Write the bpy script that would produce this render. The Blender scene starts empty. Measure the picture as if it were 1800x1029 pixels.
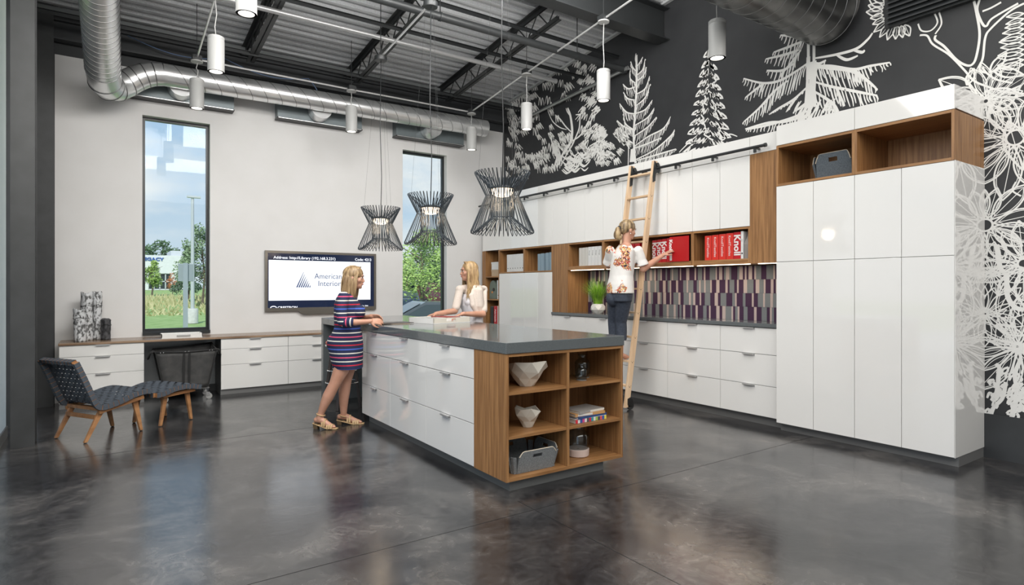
import bpy, math, random
from mathutils import Vector, Matrix, noise
R=math.radians; PI=math.pi
scene=bpy.context.scene
COL=scene.collection
# ---------------------------------------------------------------- camera
YAW=R(34.42); CAMH=1.40
cd=bpy.data.cameras.new('camera'); cam=bpy.data.objects.new('camera',cd); COL.objects.link(cam)
cam.location=(0,0,CAMH); cam.rotation_euler=(PI/2,0,-YAW)
cd.sensor_width=36; cd.lens=1049.3/1800*36; cd.shift_y=-8.9/1800; cd.clip_start=0.05; cd.clip_end=600
scene.camera=cam
# ---------------------------------------------------------------- render look
vs=scene.view_settings; vs.view_transform='Standard'; vs.look='None'; vs.gamma=1; vs.exposure=0.50; vs.use_curve_mapping=False
# ---------------------------------------------------------------- world: hazy summer sky with clouds
w=bpy.data.worlds.new('world'); scene.world=w; w.use_nodes=True
nt=w.node_tree; nt.nodes.clear(); N=nt.nodes.new; L=nt.links.new
out=N('ShaderNodeOutputWorld'); bg=N('ShaderNodeBackground'); L(bg.outputs[0],out.inputs[0])
tc=N('ShaderNodeTexCoord'); sep=N('ShaderNodeSeparateXYZ'); L(tc.outputs['Generated'],sep.inputs[0])
cr=N('ShaderNodeValToRGB'); L(sep.outputs[2],cr.inputs[0])
el=cr.color_ramp.elements; el[0].position=0.0; el[0].color=(.66,.76,.84,1); el[1].position=.9; el[1].color=(.16,.34,.68,1)
e=el.new(.25); e.color=(.42,.60,.82,1)
mp=N('ShaderNodeMapping'); mp.inputs['Scale'].default_value=(1,1,2.6); L(tc.outputs['Generated'],mp.inputs[0])
nz=N('ShaderNodeTexNoise'); nz.inputs['Scale'].default_value=3.6; nz.inputs['Detail'].default_value=7; nz.inputs['Roughness'].default_value=.55; L(mp.outputs[0],nz.inputs[0])
c2=N('ShaderNodeValToRGB'); L(nz.outputs[0],c2.inputs[0]); c2.color_ramp.elements[0].position=.47; c2.color_ramp.elements[1].position=.66
mx=N('ShaderNodeMix'); mx.data_type='RGBA'; L(c2.outputs[0],mx.inputs[0]); L(cr.outputs[0],mx.inputs[6]); mx.inputs[7].default_value=(.86,.88,.90,1)
L(mx.outputs[2],bg.inputs[0]); bg.inputs[1].default_value=.72
# ---------------------------------------------------------------- sun (high, behind the building) and added fill lights
def light(name,kind,loc,rot,power,color=(1,1,1),**k):
    ld=bpy.data.lights.new(name,kind); ld.energy=power; ld.color=color
    for a,b in k.items(): setattr(ld,a,b)
    o=bpy.data.objects.new(name,ld); COL.objects.link(o); o.location=loc; o.rotation_euler=rot; return o
light('sun','SUN',(0,-20,30),(R(48),0,R(-25)),2.6,(1,.95,.88),angle=R(1.5))
# large area fills added out of view to light the room evenly
light('room_fill','AREA',(1.6,-1.6,5.0),(R(22),0,R(-8)),300,(1,.97,.93),shape='RECTANGLE',size=8.0,size_y=4.5)
light('room_fill','AREA',(4.1,1.6,4.9),(R(12),0,R(0)),44,(1,.97,.93),shape='RECTANGLE',size=3.2,size_y=2.4)
light('room_fill','AREA',(-.1,3.0,4.0),(R(40),0,R(-60)),95,(1,.96,.90),shape='RECTANGLE',size=3.0,size_y=2.5)
light('wall_fill','AREA',(2.6,4.1,4.75),(R(50),0,R(5)),105,(1,.985,.96),shape='RECTANGLE',size=3.0,size_y=.8)  # added fill out of view, brightens the back of the room

light('deck_fill','AREA',(2.4,3.9,4.0),(R(138),0,0),70,(1,.985,.96),shape='RECTANGLE',size=4.0,size_y=.5)  # added fill aimed upward, brightens the roof deck

# ================================================================ materials
MATS={}
def mat(name,color=(.8,.8,.8),rough=.5,metal=0.,**k):
    if name in MATS: return MATS[name]
    m=bpy.data.materials.new(name); m.use_nodes=True; b=m.node_tree.nodes['Principled BSDF']
    b.inputs['Base Color'].default_value=(*color,1); b.inputs['Roughness'].default_value=rough; b.inputs['Metallic'].default_value=metal
    if 'coat' in k: b.inputs['Coat Weight'].default_value=k['coat']; b.inputs['Coat Roughness'].default_value=k.get('coat_rough',.03)
    if 'emit' in k: b.inputs['Emission Color'].default_value=(*k['emit'],1); b.inputs['Emission Strength'].default_value=k.get('power',1)
    if 'trans' in k: b.inputs['Transmission Weight'].default_value=k['trans']; b.inputs['IOR'].default_value=k.get('ior',1.45)
    if 'spec' in k: b.inputs['Specular IOR Level'].default_value=k['spec']
    MATS[name]=m; return m
def nodes(m):
    t=m.node_tree; return t,t.nodes['Principled BSDF'],t.nodes.new,t.links.new
def ramp(n,stops):
    els=n.color_ramp.elements
    while len(els)<len(stops): els.new(.5)
    for e,(p,c) in zip(els,stops): e.position=p; e.color=(*c,1)
def noisy(name,c1,c2,scale=8,rough=.5,metal=0,bump=0,detail=6,stretch=(1,1,1),lo=.3,hi=.7,**k):
    """two colours mixed by a noise, object coordinates"""
    if name in MATS: return MATS[name]
    m=mat(name,c1,rough,metal,**k); t,b,N,L=nodes(m)
    tc=N('ShaderNodeTexCoord'); mp=N('ShaderNodeMapping'); mp.inputs['Scale'].default_value=stretch; L(tc.outputs['Object'],mp.inputs[0])
    nz=N('ShaderNodeTexNoise'); nz.inputs['Scale'].default_value=scale; nz.inputs['Detail'].default_value=detail; L(mp.outputs[0],nz.inputs[0])
    cr=N('ShaderNodeValToRGB'); ramp(cr,[(lo,c1),(hi,c2)]); L(nz.outputs[0],cr.inputs[0]); L(cr.outputs[0],b.inputs['Base Color'])
    if bump:
        bp=N('ShaderNodeBump'); bp.inputs['Strength'].default_value=bump; bp.inputs['Distance'].default_value=.01; L(nz.outputs[0],bp.inputs['Height']); L(bp.outputs[0],b.inputs['Normal'])
    return m
def wood(name,c1,c2,axis='z',rough=.45,scale=26,coat=0):
    s={'x':(.06,1,1),'y':(1,.06,1),'z':(1,1,.045)}[axis]
    m=noisy(name,c1,c2,scale=scale,rough=rough,stretch=s,detail=8,lo=.35,hi=.66,coat=coat); return m
# floor: dark stained, sealed concrete
def m_floor():
    m=mat('sealed_concrete',(.05,.05,.05),.3,spec=.8,coat=0,coat_rough=.12); t,b,N,L=nodes(m)
    tc=N('ShaderNodeTexCoord'); mp=N('ShaderNodeMapping'); mp.inputs['Scale'].default_value=(1,1.0,1); mp.inputs['Rotation'].default_value=(0,0,R(30)); L(tc.outputs['Object'],mp.inputs[0])
    a=N('ShaderNodeTexNoise'); a.inputs['Scale'].default_value=1.15; a.inputs['Detail'].default_value=9; a.inputs['Roughness'].default_value=.62; a.inputs['Distortion'].default_value=.6; L(mp.outputs[0],a.inputs[0])
    c=N('ShaderNodeValToRGB'); ramp(c,[(.36,(.014,.014,.016)),(.5,(.036,.035,.036)),(.64,(.095,.089,.085))]); L(a.outputs[0],c.inputs[0])
    v=N('ShaderNodeTexNoise'); v.inputs['Scale'].default_value=7; v.inputs['Detail'].default_value=6; v.inputs['Distortion'].default_value=2.5; L(mp.outputs[0],v.inputs[0])
    vr=N('ShaderNodeValToRGB'); ramp(vr,[(.38,(.72,.72,.72)),(.5,(1,1,1)),(.58,(1.0,1.0,1.0)),(.64,(1.4,1.38,1.36))]); L(v.outputs[0],vr.inputs[0])
    mu=N('ShaderNodeMix'); mu.data_type='RGBA'; mu.blend_type='MULTIPLY'; mu.inputs[0].default_value=.85; L(c.outputs[0],mu.inputs[6]); L(vr.outputs[0],mu.inputs[7]); L(mu.outputs[2],b.inputs['Base Color'])
    rr=N('ShaderNodeMapRange'); rr.inputs['To Min'].default_value=.12; rr.inputs['To Max'].default_value=.26; L(v.outputs[0],rr.inputs[0]); L(rr.outputs[0],b.inputs['Roughness'])
    bp=N('ShaderNodeBump'); bp.inputs['Strength'].default_value=.05; bp.inputs['Distance'].default_value=.01; L(v.outputs[0],bp.inputs['Height']); L(bp.outputs[0],b.inputs['Normal'])
    return m
M_FLOOR=m_floor()
M_WALL=noisy('white_paint',(.69,.68,.665),(.72,.71,.70),scale=3,rough=.7)
M_BLACKWALL=noisy('charcoal_paint',(.021,.022,.024),(.027,.028,.030),scale=5,rough=.55)
M_MURAL=mat('mural_white_paint',(.76,.75,.72),.6)
M_DARK=noisy('dark_grey_paint',(.030,.032,.034),(.042,.045,.048),scale=4,rough=.5)
M_COLUMN=noisy('grey_steel_paint',(.032,.034,.035),(.046,.048,.050),scale=6,rough=.5,bump=.1)
M_STEEL=mat('black_steel_paint',(.022,.024,.025),.45)
M_RIB=mat('deck_rib_highlight',(.72,.73,.74),.5); M_DECK=noisy('galvanised_deck',(.50,.51,.52),(.62,.63,.64),scale=60,rough=.5,metal=.1,detail=2)
M_LAM=mat('white_gloss_laminate',(.80,.79,.765),.06,coat=.7,coat_rough=.03)
M_TOE=mat('grey_toe_kick',(.17,.17,.168),.4,.15)
M_GAP=mat('reveal_shadow_grey',(.20,.20,.20),.6)
M_WOOD=wood('oak_veneer',(.215,.100,.036),(.37,.190,.074),'z',scale=55)
M_WOODH=wood('oak_veneer_horizontal',(.23,.108,.038),(.38,.195,.076),'y',scale=55)
M_WOODX=wood('oak_veneer_crosswise',(.23,.108,.038),(.38,.195,.076),'x',scale=55)
M_WOODIN=M_WOOD
M_WALNUT=wood('brown_desk_laminate',(.17,.10,.06),(.36,.25,.165),'x',rough=.25)
M_MAPLE=wood('maple',(.60,.41,.25),(.72,.53,.35),'z',rough=.4)
M_QUARTZ=noisy('grey_quartz',(.085,.095,.10),(.15,.165,.17),scale=240,rough=.14,detail=2,coat=.3)
M_METAL=mat('brushed_aluminium',(.78,.78,.78),.35,.8)
M_CHROME=mat('chrome',(.8,.8,.8),.12,1)
def m_duct():
    m=noisy('galvanised_duct',(.74,.75,.75),(.88,.88,.88),scale=5,rough=.30,metal=.82); return m
M_DUCT=m_duct()
M_SEAM=mat('duct_seam',(.30,.30,.30),.4,1)
M_BLACK=mat('black_plastic',(.012,.012,.012),.4)
M_LED=mat('led_strip',(1,1,1),.5,emit=(1,.86,.68),power=6)
M_FIXT=mat('white_fixture_enamel',(.40,.40,.39),.45)
M_GLOW=mat('lamp_lens',(1,1,1),.5,emit=(1,.95,.86),power=2.4)
def m_glass(name='window_glass',tint=(.95,.98,.98)):
    m=bpy.data.materials.new(name); m.use_nodes=True; t=m.node_tree; t.nodes.clear(); N=t.nodes.new; L=t.links.new
    o=N('ShaderNodeOutputMaterial'); mi=N('ShaderNodeMixShader'); tr=N('ShaderNodeBsdfTransparent'); gl=N('ShaderNodeBsdfGlossy'); lw=N('ShaderNodeLayerWeight'); pw=N('ShaderNodeMath'); pw.operation='POWER'; L(lw.outputs['Facing'],pw.inputs[0]); pw.inputs[1].default_value=4; fr=N('ShaderNodeMath'); fr.operation='MULTIPLY_ADD'; L(pw.outputs[0],fr.inputs[0]); fr.inputs[1].default_value=.75; fr.inputs[2].default_value=.012 if name=='window_glass' else .07
    tr.inputs[0].default_value=(*tint,1); gl.inputs['Roughness'].default_value=.02
    L(fr.outputs[0],mi.inputs[0]); L(tr.outputs[0],mi.inputs[1]); L(gl.outputs[0],mi.inputs[2]); L(mi.outputs[0],o.inputs[0]); MATS[name]=m; return m
M_GLASS=m_glass(); M_JAR=m_glass('jar_glass',(.80,.84,.85))

# ================================================================ geometry helper
class G:
    def __init__(s): s.v=[]; s.f=[]; s.mi=[]; s.cur=0
    def quad(s,a,b,c,d):
        n=len(s.v); s.v+= [tuple(a),tuple(b),tuple(c),tuple(d)]; s.f.append((n,n+1,n+2,n+3)); s.mi.append(s.cur); return s
    def face(s,pts):
        n=len(s.v); s.v+=[tuple(p) for p in pts]; s.f.append(tuple(range(n,n+len(pts)))); s.mi.append(s.cur); return s
    def hexa(s,p):   # 8 corners: bottom 4 (ccw), top 4
        n=len(s.v); s.v+=[tuple(q) for q in p]
        for f in ((3,2,1,0),(4,5,6,7),(0,1,5,4),(1,2,6,5),(2,3,7,6),(3,0,4,7)): s.f.append(tuple(n+i for i in f)); s.mi.append(s.cur)
        return s
    def box(s,x0,x1,y0,y1,z0,z1):
        return s.hexa([(x0,y0,z0),(x1,y0,z0),(x1,y1,z0),(x0,y1,z0),(x0,y0,z1),(x1,y0,z1),(x1,y1,z1),(x0,y1,z1)])
    def bar(s,a,b,w,h,up=(0,0,1)):
        a=Vector(a); b=Vector(b); d=(b-a).normalized(); u=Vector(up); r=d.cross(u)
        if r.length<1e-4: r=d.cross(Vector((1,0,0)))
        r.normalize(); u=r.cross(d).normalized(); r*=w/2; u*=h/2
        return s.hexa([a-r-u,a+r-u,a+r+u,a-r+u,b-r-u,b+r-u,b+r+u,b-r+u])
    def tube(s,pts,r,n=8,closed=False,cap=True):
        pts=[Vector(p) for p in pts]; m=len(pts); rr=r if isinstance(r,(list,tuple)) else [r]*m
        base=len(s.v); prev=None
        for i,p in enumerate(pts):
            if closed: d=(pts[(i+1)%m]-pts[i-1])
            else: d=pts[min(i+1,m-1)]-pts[max(i-1,0)]
            if d.length<1e-9: d=Vector((0,0,1))
            d.normalize()
            if prev is None:
                a=d.cross(Vector((0,0,1)));
                if a.length<.1: a=d.cross(Vector((1,0,0)))
                a.normalize()
            else:
                a=prev-d*prev.dot(d)
                if a.length<1e-5: a=d.orthogonal()
                a.normalize()
            prev=a; bb=d.cross(a)
            for k in range(n):
                t=2*PI*k/n; q=p+(a*math.cos(t)+bb*math.sin(t))*rr[i]; s.v.append(tuple(q))
        rng=m if closed else m-1
        for i in range(rng):
            for k in range(n):
                i2=(i+1)%m; s.f.append((base+i*n+k,base+i*n+(k+1)%n,base+i2*n+(k+1)%n,base+i2*n+k)); s.mi.append(s.cur)
        if cap and not closed:
            s.f.append(tuple(base+k for k in range(n-1,-1,-1))); s.mi.append(s.cur)
            s.f.append(tuple(base+(m-1)*n+k for k in range(n))); s.mi.append(s.cur)
        return s
    def lathe(s,prof,n=24,c=(0,0,0),sy=1.0,caps=True):   # prof: (r,z) list
        base=len(s.v); m=len(prof)
        for r,z in prof:
            for k in range(n):
                t=2*PI*k/n; s.v.append((c[0]+r*math.cos(t),c[1]+r*sy*math.sin(t),c[2]+z))
        for i in range(m-1):
            for k in range(n):
                s.f.append((base+i*n+k,base+i*n+(k+1)%n,base+(i+1)*n+(k+1)%n,base+(i+1)*n+k)); s.mi.append(s.cur)
        if caps and prof[0][0]>1e-4: s.f.append(tuple(base+k for k in range(n-1,-1,-1))); s.mi.append(s.cur)
        if caps and prof[-1][0]>1e-4: s.f.append(tuple(base+(m-1)*n+k for k in range(n))); s.mi.append(s.cur)
        return s
    def sphere(s,c,r,n=12,sc=(1,1,1)):
        prof=[(max(1e-5,math.sin(PI*i/n)),-math.cos(PI*i/n)) for i in range(n+1)]
        b=len(s.v); s.lathe(prof,max(8,n+4)); 
        for i in range(b,len(s.v)):
            x,y,z=s.v[i]; s.v[i]=(c[0]+x*r*sc[0],c[1]+y*r*sc[1],c[2]+z*r*sc[2])
        return s
    def extrude(s,poly,vec):   # poly: 3d points, extruded by vec
        n=len(s.v); k=len(poly); v=Vector(vec); s.v+=[tuple(p) for p in poly]+[tuple(Vector(p)+v) for p in poly]
        s.f.append(tuple(range(n+k-1,n-1,-1))); s.f.append(tuple(range(n+k,n+2*k))); s.mi+=[s.cur,s.cur]
        for i in range(k): s.f.append((n+i,n+(i+1)%k,n+k+(i+1)%k,n+k+i)); s.mi.append(s.cur)
        return s
    def obj(s,name,m,parent=None,smooth=False,bevel=0,world=False,fix=True,weld=False):
        me=bpy.data.meshes.new(name); me.from_pydata(s.v,[],s.f)
        for x in (m if isinstance(m,(list,tuple)) else [m]): me.materials.append(x)
        if isinstance(m,(list,tuple)): me.polygons.foreach_set('material_index',s.mi)
        if fix or weld:
            import bmesh
            bm=bmesh.new(); bm.from_mesh(me)
            if weld: bmesh.ops.remove_doubles(bm,verts=bm.verts,dist=1e-5)
            bmesh.ops.recalc_face_normals(bm,faces=bm.faces); bm.to_mesh(me); bm.free()
        if smooth:
            me.polygons.foreach_set('use_smooth',[True]*len(me.polygons))
            if smooth!='all': me.set_sharp_from_angle(angle=R(40))
        me.update()
        o=bpy.data.objects.new(name,me); COL.objects.link(o)
        if parent:
            o.parent=parent
            if world: o.location=-top(parent)
        if bevel:
            b=o.modifiers.new('b','BEVEL'); b.width=bevel; b.segments=2; b.limit_method='ANGLE'
        return o
def top(o):
    v=Vector((0,0,0))
    while o: v+=o.location; o=o.parent
    return v
def tag(o,label=None,cat=None,group=None,kind=None):
    if label: o['label']=label
    if cat: o['category']=cat
    if group: o['group']=group
    if kind: o['kind']=kind
    return o
def thing(name,label,cat,loc=(0,0,0),rz=0,group=None):
    o=bpy.data.objects.new(name,None); COL.objects.link(o); o.empty_display_size=.1; o.location=loc; o.rotation_euler=(0,0,rz); return tag(o,label,cat,group)
def struct(name,g,m,**k): return tag(g.obj(name,m,**k),kind='structure')
def dup(root,loc=None,rz=None,label=None,group=None):
    r=root.copy(); COL.objects.link(r)
    if loc is not None: r.location=loc
    if rz is not None: r.rotation_euler=(0,0,rz)
    if label: r['label']=label
    if group: r['group']=group
    for ch in list(root.children):
        c=ch.copy(); COL.objects.link(c); c.parent=r
        for g in list(ch.children):
            d=g.copy(); COL.objects.link(d); d.parent=c
    return r
_TS=bpy.data.scenes.new('work')
def evaluated_mesh(o):
    vl=_TS.view_layers[0]; vl.update(); return bpy.data.meshes.new_from_object(o.evaluated_get(vl.depsgraph))
def text(s,size,m,name,parent,loc,rot,depth=.0005,align='CENTER',sx=1.0,bold=0):
    cu=bpy.data.curves.new(name,'FONT'); cu.body=s; cu.size=size; cu.extrude=depth; cu.align_x=align; cu.align_y='CENTER'; cu.offset=bold; cu.resolution_u=3
    tmp=bpy.data.objects.new('tmp',cu); _TS.collection.objects.link(tmp)
    me=evaluated_mesh(tmp); bpy.data.objects.remove(tmp)
    me.materials.clear(); me.materials.append(m)
    o=bpy.data.objects.new(name,me); COL.objects.link(o); o.parent=parent; o.location=loc; o.rotation_euler=rot; o.scale=(sx,1,1); return o
# camera geometry of the photograph, used to place surveyed points on real planes
SN,CS=math.sin(YAW),math.cos(YAW)
def ray(u,v): a=(u-900)/1049.3; return (SN+a*CS, CS-a*SN, -(v-505.6)/1049.3)
def on_x(u,v,x): r=ray(u,v); t=x/r[0]; return (x,r[1]*t,CAMH+r[2]*t)
def on_y(u,v,y): r=ray(u,v); t=y/r[1]; return (r[0]*t,y,CAMH+r[2]*t)
# ================================================================ ROOM SHELL
YB=9.05; XR=6.02; XL=-.75
def roofz(y): return 4.73+.099*(8.84-y)
struct('floor',G().box(-4,XR+.3,-5,YB+.2,-.1,0),M_FLOOR)
g=G()
for a,b in (((-4,3.02),(XR,3.02)),((-4,6.05),(2.15,6.05)),((3.45,6.05),(5.5,6.05)),((2.24,-4),(2.24,3.2))):  # saw-cut control joints
    g.bar((*a,.0002),(*b,.0002),.004,.0012)
o=g.obj('control_joint',M_BLACK,bpy.data.objects['floor'])
# back wall with two window openings
W1=(.42,1.205,.80,3.63); W2=(4.037,4.849,.80,3.655)
g=G(); xs=[-.68,W1[0],W1[1],W2[0],W2[1],XR+.2]; y0,y1=YB,YB+.16
g.box(xs[0],xs[1],y0,y1,0,4.215); g.box(xs[2],xs[3],y0,y1,0,4.215); g.box(xs[4],xs[5],y0,y1,0,4.215)
for Wn in (W1,W2): g.box(Wn[0],Wn[1],y0,y1,0,Wn[2]); g.box(Wn[0],Wn[1],y0,y1,Wn[3],4.215)
struct('wall_back',g,M_WALL)
struct('trim_1',G().box(-.72,XR,YB-.015,YB+.16,4.215,4.86),M_DARK)
# windows
def window(n,Wn):
    x0,x1,z0,z1=Wn; g=G(); t=.035; y=YB+.10
    g.box(x0,x0+t,y,y+.06,z0,z1); g.box(x1-t,x1,y,y+.06,z0,z1); g.box(x0+t,x1-t,y,y+.06,z1-t,z1); g.box(x0+t,x1-t,y,y+.06,z0,z0+t)
    w_=struct('window_%d'%n,g,mat('black_window_frame',(.012,.014,.016),.35))
    G().box(x0+t,x1-t,y+.025,y+.035,z0+t,z1-t).obj('glass_pane',M_GLASS,w_)
    G().box(x0-.0,x1+.0,YB-.03,y,z0-.04,z0).obj('sill',mat('dark_sill',(.02,.023,.025),.3),w_)
window(1,(W1[0],W1[1],.82,W1[3])); window(2,W2)
# mural wall (right)
struct('wall_right',G().box(XR,XR+.2,-5,YB+.2,0,6.2),M_BLACKWALL)
struct('baseboard_right',G().box(XR-.015,XR,-5,1.87,0,.36),M_DARK)
# left wall and its base
m=mat('frosted_glass_wall',(.82,.83,.82),.25); t_,b_,N,L=nodes(m); tl_=N('ShaderNodeBsdfTranslucent'); tl_.inputs[0].default_value=(.93,.93,.90,1); mx_=N('ShaderNodeMixShader'); mx_.inputs[0].default_value=.75; L(b_.outputs[0],mx_.inputs[1]); L(tl_.outputs[0],mx_.inputs[2]); L(mx_.outputs[0],t_.nodes['Material Output'].inputs[0])
struct('wall_left',G().box(XL-.02,XL,6.0,7.3,0,4.95),m)
struct('baseboard_left',G().box(XL,XL+.012,6.0,7.3,0,.10),M_TOE)
struct('wall_left_far',G().box(XL-.15,XL-.01,7.7,YB+.2,0,5.2),M_DARK)
# roof deck: corrugated sheet running across, sloping up towards the viewer
g=G(); p=.155; y=YB+.1; prof=[]; rib=G()
while y>-5:
    prof+= [(y,.0),(y-.035,.0),(y-.05,.04),(y-.14,.04)]; y-=p
for (ya,da),(yb,db) in zip(prof,prof[1:]):
    g.quad((-4,ya,roofz(ya)+da),(XR+.2,ya,roofz(ya)+da),(XR+.2,yb,roofz(yb)+db),(-4,yb,roofz(yb)+db))
struct('ceiling',g,M_DECK,fix=False)
for (ya,da),(yb,db) in zip(prof[::4],prof[1::4]): rib.quad((-4,ya,roofz(ya)-.002),(XR+.2,ya,roofz(ya)-.002),(XR+.2,yb,roofz(yb)-.002),(-4,yb,roofz(yb)-.002))  # highlight on the low flanges, put in as paler strips
tag(rib.obj('rib_highlight',M_RIB,bpy.data.objects['ceiling'],fix=False),kind='stuff')
struct('wall_office',G().box(-4,XR+.2,-5.2,-5,0,6.2),M_WALL)
g=G(); g.hexa([(-4,-5,roofz(-5)+.1),(XR+.2,-5,roofz(-5)+.1),(XR+.2,YB+.2,roofz(YB+.2)+.1),(-4,YB+.2,roofz(YB+.2)+.1),(-4,-5,roofz(-5)+.3),(XR+.2,-5,roofz(-5)+.3),(XR+.2,YB+.2,roofz(YB+.2)+.3),(-4,YB+.2,roofz(YB+.2)+.3)])
g.obj('roof_insulation',M_DARK,bpy.data.objects['ceiling'])
# ceiling edge angle along mural wall
struct('trim_2',G().bar((XR-.03,YB,roofz(YB)-.01),(XR-.03,-3,roofz(-3)-.01),.05,.03),mat('light_grey_angle',(.45,.46,.46),.5))
# ---- open web joists
def joist(x,label):
    t=thing('roof_joist',label,'joist',(x,0,0),0,'open web roof joists')
    y0,y1=8.86,5.46
    def z(y,o): return roofz(y)-.02-o
    g=G()
    for s in (-1,1):
        g.bar((s*.035,y0,z(y0,.03)),(s*.035,y1,z(y1,.03)),.05,.006); g.bar((s*.012,y0,z(y0,.055)),(s*.012,y1,z(y1,.055)),.006,.055)
    g.obj('top_chord',M_STEEL,t)
    g=G(); ya=8.55
    for s in (-1,1):
        g.bar((s*.03,ya,z(ya,.33)),(s*.03,y1+.25,z(y1+.25,.33)),.045,.006); g.bar((s*.012,ya,z(ya,.31)),(s*.012,y1+.25,z(y1+.25,.31)),.006,.045)
    g.obj('bottom_chord',M_STEEL,t)
    y=ya; i=0; me=None
    while y>y1+.3:
        a=(0,y,z(y,.31 if i%2==0 else .06)); b=(0,y-.22,z(y-.22,.06 if i%2==0 else .31))
        g=G().tube([a,b],.009,6); g.obj('web_rod',M_STEEL,t,smooth=True); y-=.22; i+=1
    G().box(-.06,.06,8.80,8.92,z(8.9,.12),z(8.9,.0)).obj('bearing_seat',M_STEEL,t)
for x,l in ((.1,'black open web roof joist above the vertical spiral duct at left'),(1.62,'black open web roof joist ending behind the three left cylinder pendants'),(3.08,'black open web roof joist above the smallest wire lamp'),(4.6,'black open web roof joist nearest the mural wall')): joist(x,l)
# ---- beams (wide flange)
def ibeam(name,label,a,b,h,w_,m,group=None,tt=.014):
    t=thing(name,label,'beam',((a[0]+b[0])/2,(a[1]+b[1])/2,(a[2]+b[2])/2),0,group); a=Vector(a); b=Vector(b)
    g=G(); u=Vector((0,0,1))
    g.bar(a+u*(h/2),b+u*(h/2),w_,tt); g.obj('top_flange',m,t,world=True)
    g=G(); g.bar(a-u*(h/2),b-u*(h/2),w_,tt); g.obj('bottom_flange',m,t,world=True)
    g=G(); g.bar(a,b,.01,h); g.obj('web_plate',m,t,world=True)
ibeam('steel_beam','deep black steel girder crossing under the roof near the viewer',(-4,5.28,4.79),(XR-.02,5.28,4.79),.40,.20,M_STEEL)
ibeam('steel_beam','dark steel edge beam along the top of the white window wall',(-.7,8.92,4.46),(XR-.02,8.92,4.46),.22,.14,M_DARK)
# deck bearing angle at back
tag(G().bar((-.7,8.8,4.66),(XR,8.8,4.66),.03,.05).obj('deck_angle',mat('grey_angle',(.16,.17,.17),.5)),'grey steel deck angle on top of the back edge beam','steel angle')
# bridging bars
for y,l in ((6.845,'thin black bridging bar across the joists, middle one'),(6.11,'thin black bridging bar across the joists, nearest the girder'),(8.3,'thin black bridging bar across the joists, nearest the window wall')):
    z=roofz(y)-.33; g=G(); g.bar((-.7,y,z),(XR-.01,y,z),.045,.006); g.bar((-.7,y,z-.02),(XR-.01,y,z-.02),.006,.045)
    tag(g.obj('bridging_bar',M_STEEL),l,'bar','joist bridging bars')
# pipes
tag(G().tube([(-4,5.94,4.42),(5.93,5.94,4.42)],.045,14).tube([(5.93,5.94,4.42),(5.97,5.94,4.42)],.06,14).obj('sprinkler_pipe',M_STEEL,smooth=True),'thick black sprinkler pipe running across the ceiling to the mural wall','pipe')
tag(G().tube([(-4,7.05,4.51),(5.62,7.05,4.51)],.03,12).tube([(5.60,7.05,4.51),(5.64,7.05,4.51)],.036,12).obj('sprinkler_pipe',mat('grey_pipe',(.42,.42,.42),.35,.5),smooth=True),'light grey pipe running across the ceiling above the wire lamps','pipe')
tag(G().tube([(5.93,5.98,4.40),(5.93,8.44,4.27)],.025,12).tube([(5.93,5.98,4.40),(5.95,5.86,4.42)],.03,12).tube([(5.93,8.40,4.27),(5.98,8.48,4.27)],.03,12).obj('sprinkler_pipe',mat('steel_pipe',(.35,.36,.36),.3,.8),smooth=True),'grey steel pipe running along the mural wall over the scribbled tree','pipe')
for x,l in ((1.2,'left hanger rod'),(3.1,'middle hanger rod'),(5.1,'right hanger rod')):
    tag(G().tube([(x,5.94,4.38),(x,5.94,roofz(5.94))],.006,6).tube([(x-.012,5.94,4.42),(x+.012,5.94,4.42)],.052,14).obj('pipe_hanger',M_STEEL,smooth=True),'black rod and ring hanger on the thick black pipe, '+l,'hanger','black pipe hangers')
# ---- columns (H section)
def column(x0,x1,y0,depth,label,z1):
    t=thing('steel_column',label,'column',((x0+x1)/2,y0+depth/2,0),0)
    G().box(x0,x1,y0,y0+.014,0,z1).obj('front_flange',M_COLUMN,t,world=True)
    G().box(x0,x1,y0+depth-.014,y0+depth,0,z1).obj('rear_flange',M_COLUMN,t,world=True)
    G().box((x0+x1)/2-.006,(x0+x1)/2+.006,y0+.014,y0+depth-.014,0,z1).obj('web_plate',M_COLUMN,t,world=True)
    return t
column(-.664,-.496,6.73,.20,'large dark grey steel column at the left edge, nearer one',4.95)
column(-.655,-.478,8.84,.19,'dark grey steel column in the corner beside the white wall, farther one',4.8)
# ---- ducts
def duct(path,r,name,label,cat='duct',pitch=.115,mat_=None,nseg=28,group=None,endcap=True):
    pts=[Vector(p) for p in path]
    t=thing(name,label,cat,pts[0],0,group)
    g=G().tube(pts,r,nseg,cap=endcap); g.obj('duct_wall',mat_ or M_DUCT,t,smooth=True,world=True)
    g=G(); acc=0.0; k=0
    for a,b in zip(pts,pts[1:]):
        d=(b-a); Ln=d.length; d.normalize(); s=pitch-acc
        while s<Ln:
            c=a+d*s; ax=d.cross(Vector((0,0,1)))
            if ax.length<.1: ax=d.cross(Vector((1,0,0)))
            ax.normalize(); bx=d.cross(ax); sk=pitch*.5
            ring=[c+ (ax*math.cos(q)+bx*math.sin(q))*r + d*(sk*math.sin(q)) for q in [2*PI*i/nseg for i in range(nseg)]]
            g.tube(ring,.0045,4,closed=True); s+=pitch
        acc=(Ln-(s-pitch)) if s>pitch else acc+Ln
    g.obj('spiral_seam',M_SEAM,t,world=True,smooth='all'); return t
def elbow(c0,c1,c2,n=6):
    out=[]; c0,c1,c2=map(Vector,(c0,c1,c2))
    for i in range(n+1):
        q=i/n; out.append((1-q)**2*c0+2*q*(1-q)*c1+q*q*c2)
    return out
duct([(-.06,6.2,4.78),(-.03,7.27,4.29),(0,8.2,3.865)],.172,'spiral_duct','large bright spiral duct dropping from the roof at the left',pitch=.075)
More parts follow.
